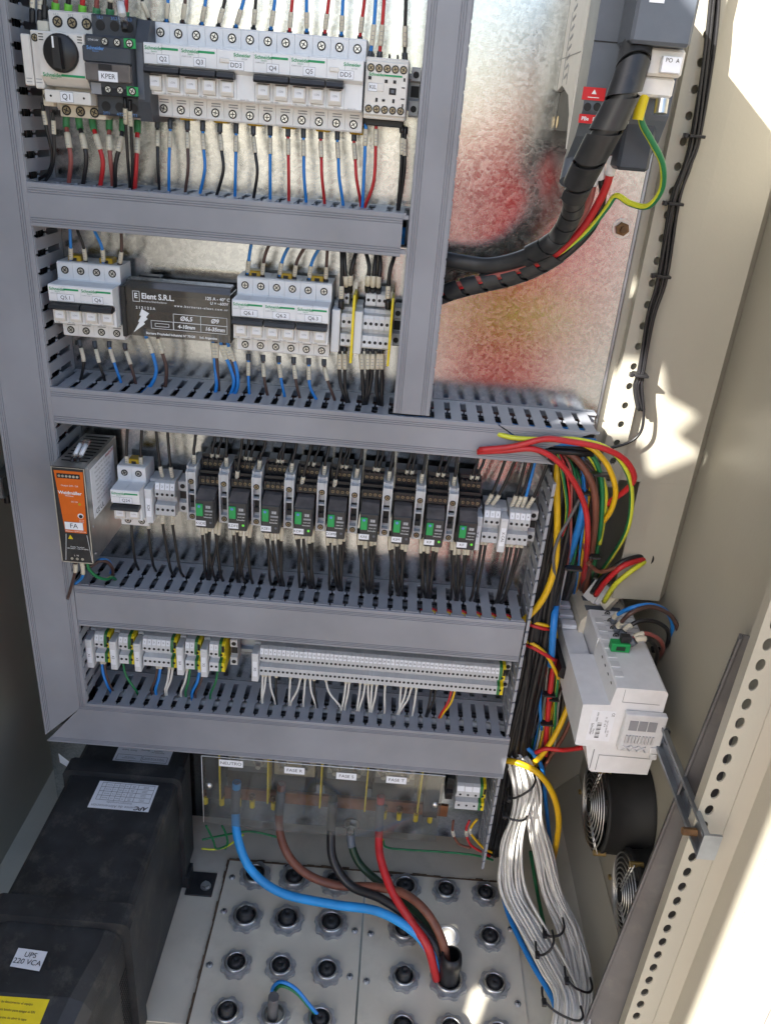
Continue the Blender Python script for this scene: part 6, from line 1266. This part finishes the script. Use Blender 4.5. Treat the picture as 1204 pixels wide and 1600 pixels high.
named = [('w_yellow', .0052, 'thick yellow cable at the left edge of the right loom', [(872, 712, -.03), (869, 760, -.050), (870, 820, -.056), (866, 885, -.058), (848, 935, -.06), (818, 968, -.05), (790, 975, -.04)]),
 ('w_blue', .0058, 'thick blue cable in the middle of the right loom', [(906, 715, -.03), (913, 765, -.048), (906, 815, -.056), (890, 865, -.058), (876, 905, -.056), (866, 960, -.05), (860, 1040, -.04)]),
 ('w_brick', .0050, 'thick brown cable arching down the right loom', [(872, 700, -.05), (900, 718, -.062), (924, 755, -.068), (930, 800, -.068), (924, 860, -.064), (917, 900, -.06), (905, 980, -.05)]),
 ('w_rose', .0046, 'dull red cable stub with black tie in the right loom', [(915, 850, -.05), (906, 880, -.056), (893, 904, -.06)]),
 ('w_red', .0042, 'red wire dropping from the torn lid to the white block', [(745, 706, -.085), (790, 704, -.090), (835, 702, -.094), (872, 722, -.092), (900, 760, -.084), (915, 800, -.076), (917, 850, -.07), (910, 915, -.06)]),
 ('w_red', .0042, 'long red wire looping right and back above the white block', [(748, 703, -.088), (800, 698, -.092), (850, 686, -.096), (890, 690, -.096), (940, 700, -.094), (975, 718, -.088), (990, 745, -.08), (978, 765, -.07), (955, 782, -.055), (935, 800, -.045), (925, 830, -.04)]),
 ('gy', .0036, 'green and yellow earth wire looping from the torn lid to the white block', [(765, 674, -.074), (800, 684, -.084), (850, 687, -.088), (900, 687, -.090), (950, 702, -.088), (980, 740, -.08), (986, 785, -.07), (978, 830, -.058), (955, 870, -.046), (934, 900, -.04)]),
 ('w_yellow', .0040, 'yellow printed wire looping at the top of the right loom', [(908, 692, -.06), (930, 705, -.07), (950, 730, -.074), (961, 765, -.07), (955, 795, -.06), (942, 815, -.05)]),
 ('w_green', .0036, 'green wire running down the right loom', [(915, 700, -.05), (932, 725, -.056), (940, 760, -.058), (938, 820, -.054), (930, 870, -.05), (922, 905, -.045)]),
 ('gy', .0034, 'pale green and yellow wire beside the green one', [(905, 698, -.045), (925, 720, -.052), (944, 760, -.054), (944, 800, -.05), (936, 850, -.044)]),
 ('w_grey', .0024, 'thin dark wire crossing the yellow cable', [(905, 780, -.064), (888, 812, -.066), (872, 840, -.068), (864, 870, -.066), (866, 900, -.06)]),
 ('w_red', .0046, 'red cable banded with ties low in the right loom', [(866, 1030, -.03), (860, 1070, -.036), (856, 1110, -.038), (853, 1150, -.034), (852, 1180, -.03)]),
 ('w_blue', .0030, 'thin blue wire low in the right loom', [(848, 1030, -.025), (845, 1065, -.03), (843, 1100, -.028), (846, 1140, -.02)]),
 ('gy', .0030, 'green and yellow wire low in the right loom', [(872, 1050, -.03), (868, 1090, -.034), (866, 1130, -.032), (862, 1165, -.026)]),
 ('w_green', .0024, 'short green wire low in the right loom', [(838, 1062, -.04), (830, 1085, -.042), (818, 1103, -.036)]),
 ('w_yellow', .0048, 'yellow cable crossing below the white block', [(890, 1095, -.03), (876, 1130, -.04), (860, 1160, -.046), (842, 1184, -.044), (828, 1196, -.035)]),
 ('w_brick', .0034, 'brown cable slanting below the white block', [(893, 1120, -.02), (880, 1150, -.028), (862, 1178, -.03), (845, 1205, -.024)]),
 ('w_red', .0040, 'red wire running level to the underside of the white block', [(836, 1176, -.045), (852, 1170, -.05), (880, 1172, -.056), (910, 1168, -.09)]),
 ('w_yellow', .0056, 'thick yellow cable sweeping down beside the white cables', [(790, 1188, -.05), (812, 1193, -.062), (840, 1208, -.068), (862, 1238, -.068), (872, 1275, -.062), (870, 1310, -.05), (862, 1350, -.03)]),
 ('w_blue', .0040, 'blue cable running down behind the white cables', [(808, 1160, -.03), (830, 1175, -.036), (846, 1200, -.036), (851, 1245, -.03), (856, 1290, -.02), (862, 1340, -.005)]),
 ('w_yellow', .0028, 'yellow wire leaving the relay duct to the right', [(812, 968, -.03), (830, 972, -.045), (848, 976, -.05), (866, 980, -.04)]),
 ('w_red', .0030, 'red wire leaving the relay duct to the right', [(812, 972, -.035), (830, 977, -.048), (848, 982, -.05), (866, 984, -.04)]),
 ('w_yellow', .0030, 'yellow wire leaving the lowest row to the right', [(812, 1000, -.035), (832, 1006, -.05), (852, 1022, -.052), (866, 1046, -.05), (872, 1060, -.04)]),
 ('w_red', .0032, 'red wire leaving the lowest row to the right', [(812, 1004, -.035), (832, 1012, -.052), (850, 1022, -.054), (866, 1032, -.048)]),
 ('w_red', .0046, 'red cable entering the right wall through the hole', [(930, 930, .02), (946, 908, .0), (970, 886, -.01), (992, 877, .0), (1009, 872, .018)]),
 ('w_black', .0040, 'black cable entering the right wall through the hole', [(924, 926, .03), (942, 900, .005), (968, 880, -.004), (990, 871, .004), (1009, 868, .018)]),
 ('w_lime', .0042, 'pale yellow cable entering the right wall through the hole', [(943, 940, .02), (960, 914, .0), (983, 894, -.006), (1000, 882, .004), (1009, 875, .018)]),
 ('w_brick', .0034, 'brown cable running behind the white block to the wall hole', [(918, 880, -.03), (935, 893, -.015), (958, 888, -.006), (985, 876, .002), (1008, 870, .018)]),
 ('w_white', .0024, 'thin white wire behind the sleeves of the white block', [(950, 900, .03), (965, 925, .03), (975, 950, .03), (985, 985, .02)])]
CN['w_lime'] = 'pale yellow'; CN['w_dkgreen'] = 'dark green'
for c, r, lb, P in named: wire([at(*q[:2], Y=q[2]) for q in P] if 'hole' in lb else pz(P), r*.86, c, lb, group='coloured cables of the right loom', n=10, name='loom_cable', cat='cable')
ph = at(1010, 871, Y=.0155); t = thing('wall_grommet', 'black rubber grommet around the cable hole in the right wall', 'grommet', ph); MB().lathe(ph, (-.4, -1, 0), [(.0100, 0), (.0100, .003), (.0072, .003), (.0072, -.001), (0, -.001)], 18).build('rubber_ring', 'black', t)
for i, (x, y, Y, a) in enumerate(((896, 888, -.060, .010), (919, 770, -.058, .012), (938, 741, -.062, .010), (858, 1085, -.040, .008), (855, 1130, -.042, .008), (866, 1092, -.038, .006), (930, 870, -.05, .006))):
    p = at(x, y, Y=Y); t = thing('cable_tie', 'black cable tie around the right loom, %s' % ['by the dull red stub', 'upper left', 'at the top by the green wire', 'low on the red cable', 'lowest on the red cable', 'low on the earth wire', 'beside the looped yellow wire'][i], 'cable tie', p, 'cable ties of the right loom'); MB().cbox(p.x-a, p.x+a, p.y-.006, p.y+.006, p.z-.0015, p.z+.0015, .0005).build('band', 'black', t); MB().cbox(p.x-a-.003, p.x-a, p.y-.005, p.y+.001, p.z-.002, p.z+.002, .0005).build('lock_head', 'black', t)

# ------------------------------------------------------------------ white cables sweeping to the floor
def white_cable(i, side):
    u, v = rg.uniform(-1, 1), rg.uniform(-1, 1); j = lambda a: rg.uniform(-a, a)
    if side == 0:
        P = [at(792+u*9, 1168+j(4), Y=-.02+v*.010), at(806+u*13, 1196+v*5, Y=-.045+v*.010), at(816+u*16, 1232, Y=-.06+v*.012), at(811+u*12, 1268, Y=-.068+v*.012), at(797+u*16, 1325, Y=-.078+v*.012), at(800+u*19, 1390, Y=-.10+v*.010), at(832+u*20, 1455, Y=-.155+v*.006), at(866+u*20, 1515, Y=-.212+v*.007), at(888+u*22, 1565, Y=-.262+v*.008), at(878+u*26, 1650, Y=-.33+v*.008)]
    else:
        P = [at(798+u*9, 1166+j(4), Y=-.016+v*.008), at(818+u*12, 1196+v*5, Y=-.038+v*.010), at(828+u*14, 1235, Y=-.05+v*.012), at(833+u*11, 1275, Y=-.056+v*.012), at(846+u*13, 1330, Y=-.062+v*.012), at(862+u*15, 1395, Y=-.09+v*.012), at(886+u*15, 1450, Y=-.14+v*.008), at(903+u*15, 1510, Y=-.198+v*.008), at(906+u*15, 1560, Y=-.25+v*.008), at(890+u*22, 1650, Y=-.32+v*.008)]
    P = [p+Vector((j(.0035), j(.004), j(.0015))) if 2 <= k < len(P)-1 else p for k, p in enumerate(P)]
    wire(P, rg.uniform(.0019, .0026), 'w_white', 'white control cable of the %s strand sweeping to the floor' % ['left', 'right'][side], group='white control cables', seg=6, name='white_cable', cat='cable')
for s_ in (0, 1):
    for i in range(26): white_cable(i, s_)
def tie_at(x, y, Y, half, ang, lb):
    p = at(x, y, Y=Y); a = at(x-half*math.cos(ang), y+half*math.sin(ang), Y=Y-.004); c = at(x+half*math.cos(ang), y-half*math.sin(ang), Y=Y-.004); t = thing('cable_tie', lb, 'cable tie', p, 'cable ties on the white cables')
    q = [a+Vector((0, .020, 0)), a+Vector((0, .004, 0)), a.lerp(c, .25)+Vector((0, -.006, 0)), a.lerp(c, .75)+Vector((0, -.006, 0)), c+Vector((0, .004, 0)), c+Vector((0, .020, 0))]
    MB().tube(spline(q, 4), .0018, 6).build('band', 'black', t); MB().cbox(a.x-.003, a.x+.003, a.y-.006, a.y+.004, a.z-.003, a.z+.003, .0006).build('lock_head', 'black', t)
tie_at(815, 1236, -.075, 24, .5, 'black cable tie at the top of the white cables'); tie_at(805, 1276, -.085, 18, -.15, 'black cable tie where the white cables divide'); tie_at(866, 1456, -.162, 16, .2, 'black cable tie on the right strand of white cables'); tie_at(852, 1482, -.195, 16, .6, 'black cable tie on the left strand of white cables'); tie_at(905, 1540, -.242, 22, -.4, 'black cable tie low on the white cables'); tie_at(880, 1580, -.292, 34, -.45, 'large black cable tie at the foot of the white cables')
wire([at(x, y, Y=Y) for x, y, Y in ((786, 1400, -.075), (798, 1438, -.115), (828, 1500, -.180), (856, 1548, -.228), (868, 1580, -.26), (866, 1650, -.32))], .0045, 'w_blue', 'blue cable lying on the floor left of the white cables', n=10); wire([at(x, y, Y=Y) for x, y, Y in ((828, 1330, -.02), (838, 1390, -.05), (850, 1450, -.14), (866, 1540, -.225))], .0030, 'w_green', 'dark green wire between the strands of white cables', n=8)

# ------------------------------------------------------------------ fans on the right wall, spare lid leaning beside them
def fan(cx, cy, cz, r, lb, full=True):
    t = thing('cabinet_fan', lb, 'fan', (XR, cy, cz), 'fans on the right wall')
    x0 = cx; b = MB(); b.lathe((XR-.001, cy, cz), (-1, 0, 0), [(r*1.22, 0), (r*1.22, .006), (r*1.12, .012), (r*1.10, XR-x0-.010), (r*1.14, XR-x0-.006), (r*1.14, XR-x0-.002), (r*1.02, XR-x0-.002), (r*1.00, .006)], 36); b.build('housing', 'fan_black', t)
    MB().lathe((XR-.004, cy, cz), (-1, 0, 0), [(0, .001), (r*1.0, .001)], 24).build('rear_opening', 'hole', t)
    MB().lathe((XR-.004, cy, cz), (-1, 0, 0), [(r*.40, 0), (r*.40, XR-x0-.012), (r*.36, XR-x0-.010), (0, XR-x0-.010)], 24).build('hub', 'black_matt', t)
    for k_ in range(5):
        a = 2*math.pi*k_/5; b = MB(); vs = []
        for (rr, tw) in ((.38, .5), (.98, .34)):
            for s_ in (-1, 1): aa = a+s_*tw; vs.append((x0+.014+s_*.008, cy+math.cos(aa)*r*rr, cz+math.sin(aa)*r*rr))
        vs += [(x+.0015, y, z) for x, y, z in vs]; b.add(vs, [(0, 1, 3, 2), (4, 6, 7, 5), (0, 4, 5, 1), (2, 3, 7, 6), (0, 2, 6, 4), (1, 5, 7, 3)]).build('blade', 'black_matt', t)
    g = None
    for k_ in range(7):
        rr = r*(.26+.125*k_); n = 40; pts = [Vector((x0-.004-.006*(1-(rr/r)**2), cy+rr*math.cos(2*math.pi*q/n), cz+rr*math.sin(2*math.pi*q/n))) for q in range(n+1)]; MB().tube(pts, .0011, 6, cap=False).build('guard_ring', 'steel', t)
    for k_ in range(3):
        a = math.pi/2+k_*2*math.pi/3
        for s_ in (-.003, .003):
            dy, dz = -math.sin(a)*s_, math.cos(a)*s_; MB().tube([Vector((x0-.0105, cy+r*.2*math.cos(a)+dy, cz+r*.2*math.sin(a)+dz)), Vector((x0-.003, cy+r*1.16*math.cos(a)+dy, cz+r*1.16*math.sin(a)+dz))], .0011, 6).build('guard_spoke', 'steel', t)
        MB().cyl((x0-.008, cy+r*1.12*math.cos(a), cz+r*1.12*math.sin(a)), (x0+.010, cy+r*1.12*math.cos(a), cz+r*1.12*math.sin(a)), .004, n=8).build('guard_screw', 'brass', t)
c1 = at(929, 1258, X=.622); fan(.622, c1.y, c1.z, .060, 'black fan with wire guard on the right wall below the white block')
c2 = at(978, 1398, X=.652); fan(.652, c2.y, c2.z, .054, 'second wire-guarded fan, half hidden behind the leaning grey lid')
l_ = thing('spare_duct_lid', 'spare grey duct lid leaning against the right front post', 'duct lid', at(935, 1600, Y=-.27))
A, B2 = at(1154, 998, Y=-.245), at(900, 1632, Y=-.292); W2 = Vector((.0640, -.022, 0))
def lidbar(off0, off1, d0, d1, name, mt='lid_old'):
    n_ = Vector((-.36, -.93, 0)).normalized(); vs = []
    for P_ in (B2, A):
        for (o, d_) in ((off0, d0), (off1, d0), (off1, d1), (off0, d1)): vs.append(P_+W2*o-n_*d_)
    return MB().add(vs, [(3, 2, 1, 0), (4, 5, 6, 7), (0, 1, 5, 4), (1, 2, 6, 5), (2, 3, 7, 6), (3, 0, 4, 7)]).build(name, mt, l_)
lidbar(0, 1, .010, .012, 'web'); lidbar(0, .035, .0, .0098, 'flange'); lidbar(.965, 1, .0, .0098, 'flange')
for k_ in range(3): lidbar(.86+.03*k_, .872+.03*k_, .0088, .0099, 'ridge')
lidbar(.06, .075, .0085, .0099, 'ridge')
# ------------------------------------------------------------------ the colleague in red work clothes beside the photographer (seen as a red blur in the zinc plate)
def person():
    G = -.55; px, py = .56, -1.30
    o = thing('person', 'person in red coverall with yellow-green belt standing behind the viewer', 'person', (px, py, G))
    V = lambda x, y, z: Vector((x, y, z))
    J = [(V(0, 0, .95), .15, .11), (V(0, .01, 1.10), .145, .105), (V(0, .02, 1.28), .17, .115), (V(0, .01, 1.42), .15, .10), (V(0, .01, 1.50), .06, .06),   # pelvis..neck base
         (V(-.09, 0, .88), .085, .09), (V(-.10, .02, .50), .062, .066), (V(-.11, -.02, .10), .045, .05), (V(-.11, .10, .035), .042, .034),
         (V(.09, 0, .88), .085, .09), (V(.10, .02, .50), .062, .066), (V(.11, -.02, .10), .045, .05), (V(.11, .10, .035), .042, .034),
         (V(-.19, .0, 1.42), .058, .058), (V(-.25, -.01, 1.16), .045, .045), (V(-.20, .16, 1.02), .035, .035),
         (V(.19, .0, 1.42), .058, .058), (V(.25, -.01, 1.16), .045, .045), (V(.20, .16, 1.02), .035, .035)]
    E = [(0, 1), (1, 2), (2, 3), (3, 4), (0, 5), (5, 6), (6, 7), (7, 8), (0, 9), (9, 10), (10, 11), (11, 12), (3, 13), (13, 14), (14, 15), (3, 16), (16, 17), (17, 18)]
    def skin(name, joints, edges, mt, root=0):
        me = bpy.data.meshes.new(name); me.from_pydata([j[0] for j in joints], edges, []); ob = bpy.data.objects.new(name, me); COL.objects.link(ob); ob.parent = o; WL[ob.name] = WL[o.name]
        sk = ob.modifiers.new('skin', 'SKIN'); sk.use_smooth_shade = True
        for i, j in enumerate(joints): d = me.skin_vertices[0].data[i]; d.radius = (j[1], j[2]); d.use_root = (i == root)
        ob.modifiers.new('sub', 'SUBSURF').levels = 1; me.materials.append(MAT[mt]); return ob
    skin('coverall', J, E, 'cloth_red')
    b = MB(); c = WL[o.name]
    b.lathe(c+V(0, .01, 1.46), (0, 0, 1), [(.055, 0), (.052, .07), (.062, .085), (.074, .12), (.079, .17), (.078, .21), (.070, .255), (.045, .285), (0, .295)], 20)
    for v in b.v: v.y = c.y+.01+(v.y-c.y-.01)*1.18
    b.lathe(c+V(0, .112, 1.585), (0, -.35, 1), [(.004, .03), (.011, .004), (.013, -.006), (0, -.012)], 8)
    hd = b.build('head', 'skin', o)
    for s in (-1, 1): MB().lathe(c+V(s*.030, .090, 1.615), (0, 1, 0), [(.011, 0), (.009, .006), (0, .009)], 10).build('eye', 'print_white', hd); MB().lathe(c+V(s*.078, .005, 1.60), (s, 0, 0), [(.028, 0), (.022, .010), (0, .012)], 10).build('ear', 'skin', hd)
    MB().cbox(c.x-.024, c.x+.024, c.y+.088, c.y+.100, c.z+1.540, c.z+1.548, .002).build('mouth', 'w_rose', hd)
    b = MB(); b.lathe(c+V(0, .0, 1.645), (0, 0, 1), [(.086, 0), (.088, .03), (.080, .08), (.05, .118), (0, .128)], 20)
    for v in b.v: v.y = c.y+(v.y-c.y)*1.2
    b.build('hair', 'cloth_dark', hd)
    for s in (-1, 1):
        w = V(s*.20, .16, 1.02); J2 = [(w, .030, .022), (w+V(-s*.01, .06, -.01), .036, .018)]; E2 = [(0, 1)]
        for k in range(4):
            f = w+V(-s*.01+(k-1.5)*.018, .10, -.015); J2 += [(f, .009, .009), (f+V(0, .035, -.012), .008, .008), (f+V(0, .05, -.035), .007, .007)]; n = len(J2); E2 += [(1, n-3), (n-3, n-2), (n-2, n-1)]
        th = w+V(-s*.045, .05, -.005); J2 += [(th, .011, .010), (th+V(-s*.01, .035, -.01), .009, .009)]; n = len(J2); E2 += [(0, n-2), (n-2, n-1)]
        skin('hand', J2, E2, 'skin')
    MB().lathe(c+V(0, .006, 1.03), (0, 0, 1), [(.165, 0), (.168, .01), (.166, .05), (.16, .06)], 24).build('reflective_belt', 'cloth_lime', o)
    for s in (-1, 1): MB().cbox(c.x+s*.11-.048, c.x+s*.11+.048, c.y-.08, c.y+.19, c.z, c.z+.07, .02).build('boot', 'black_matt', o)
person()
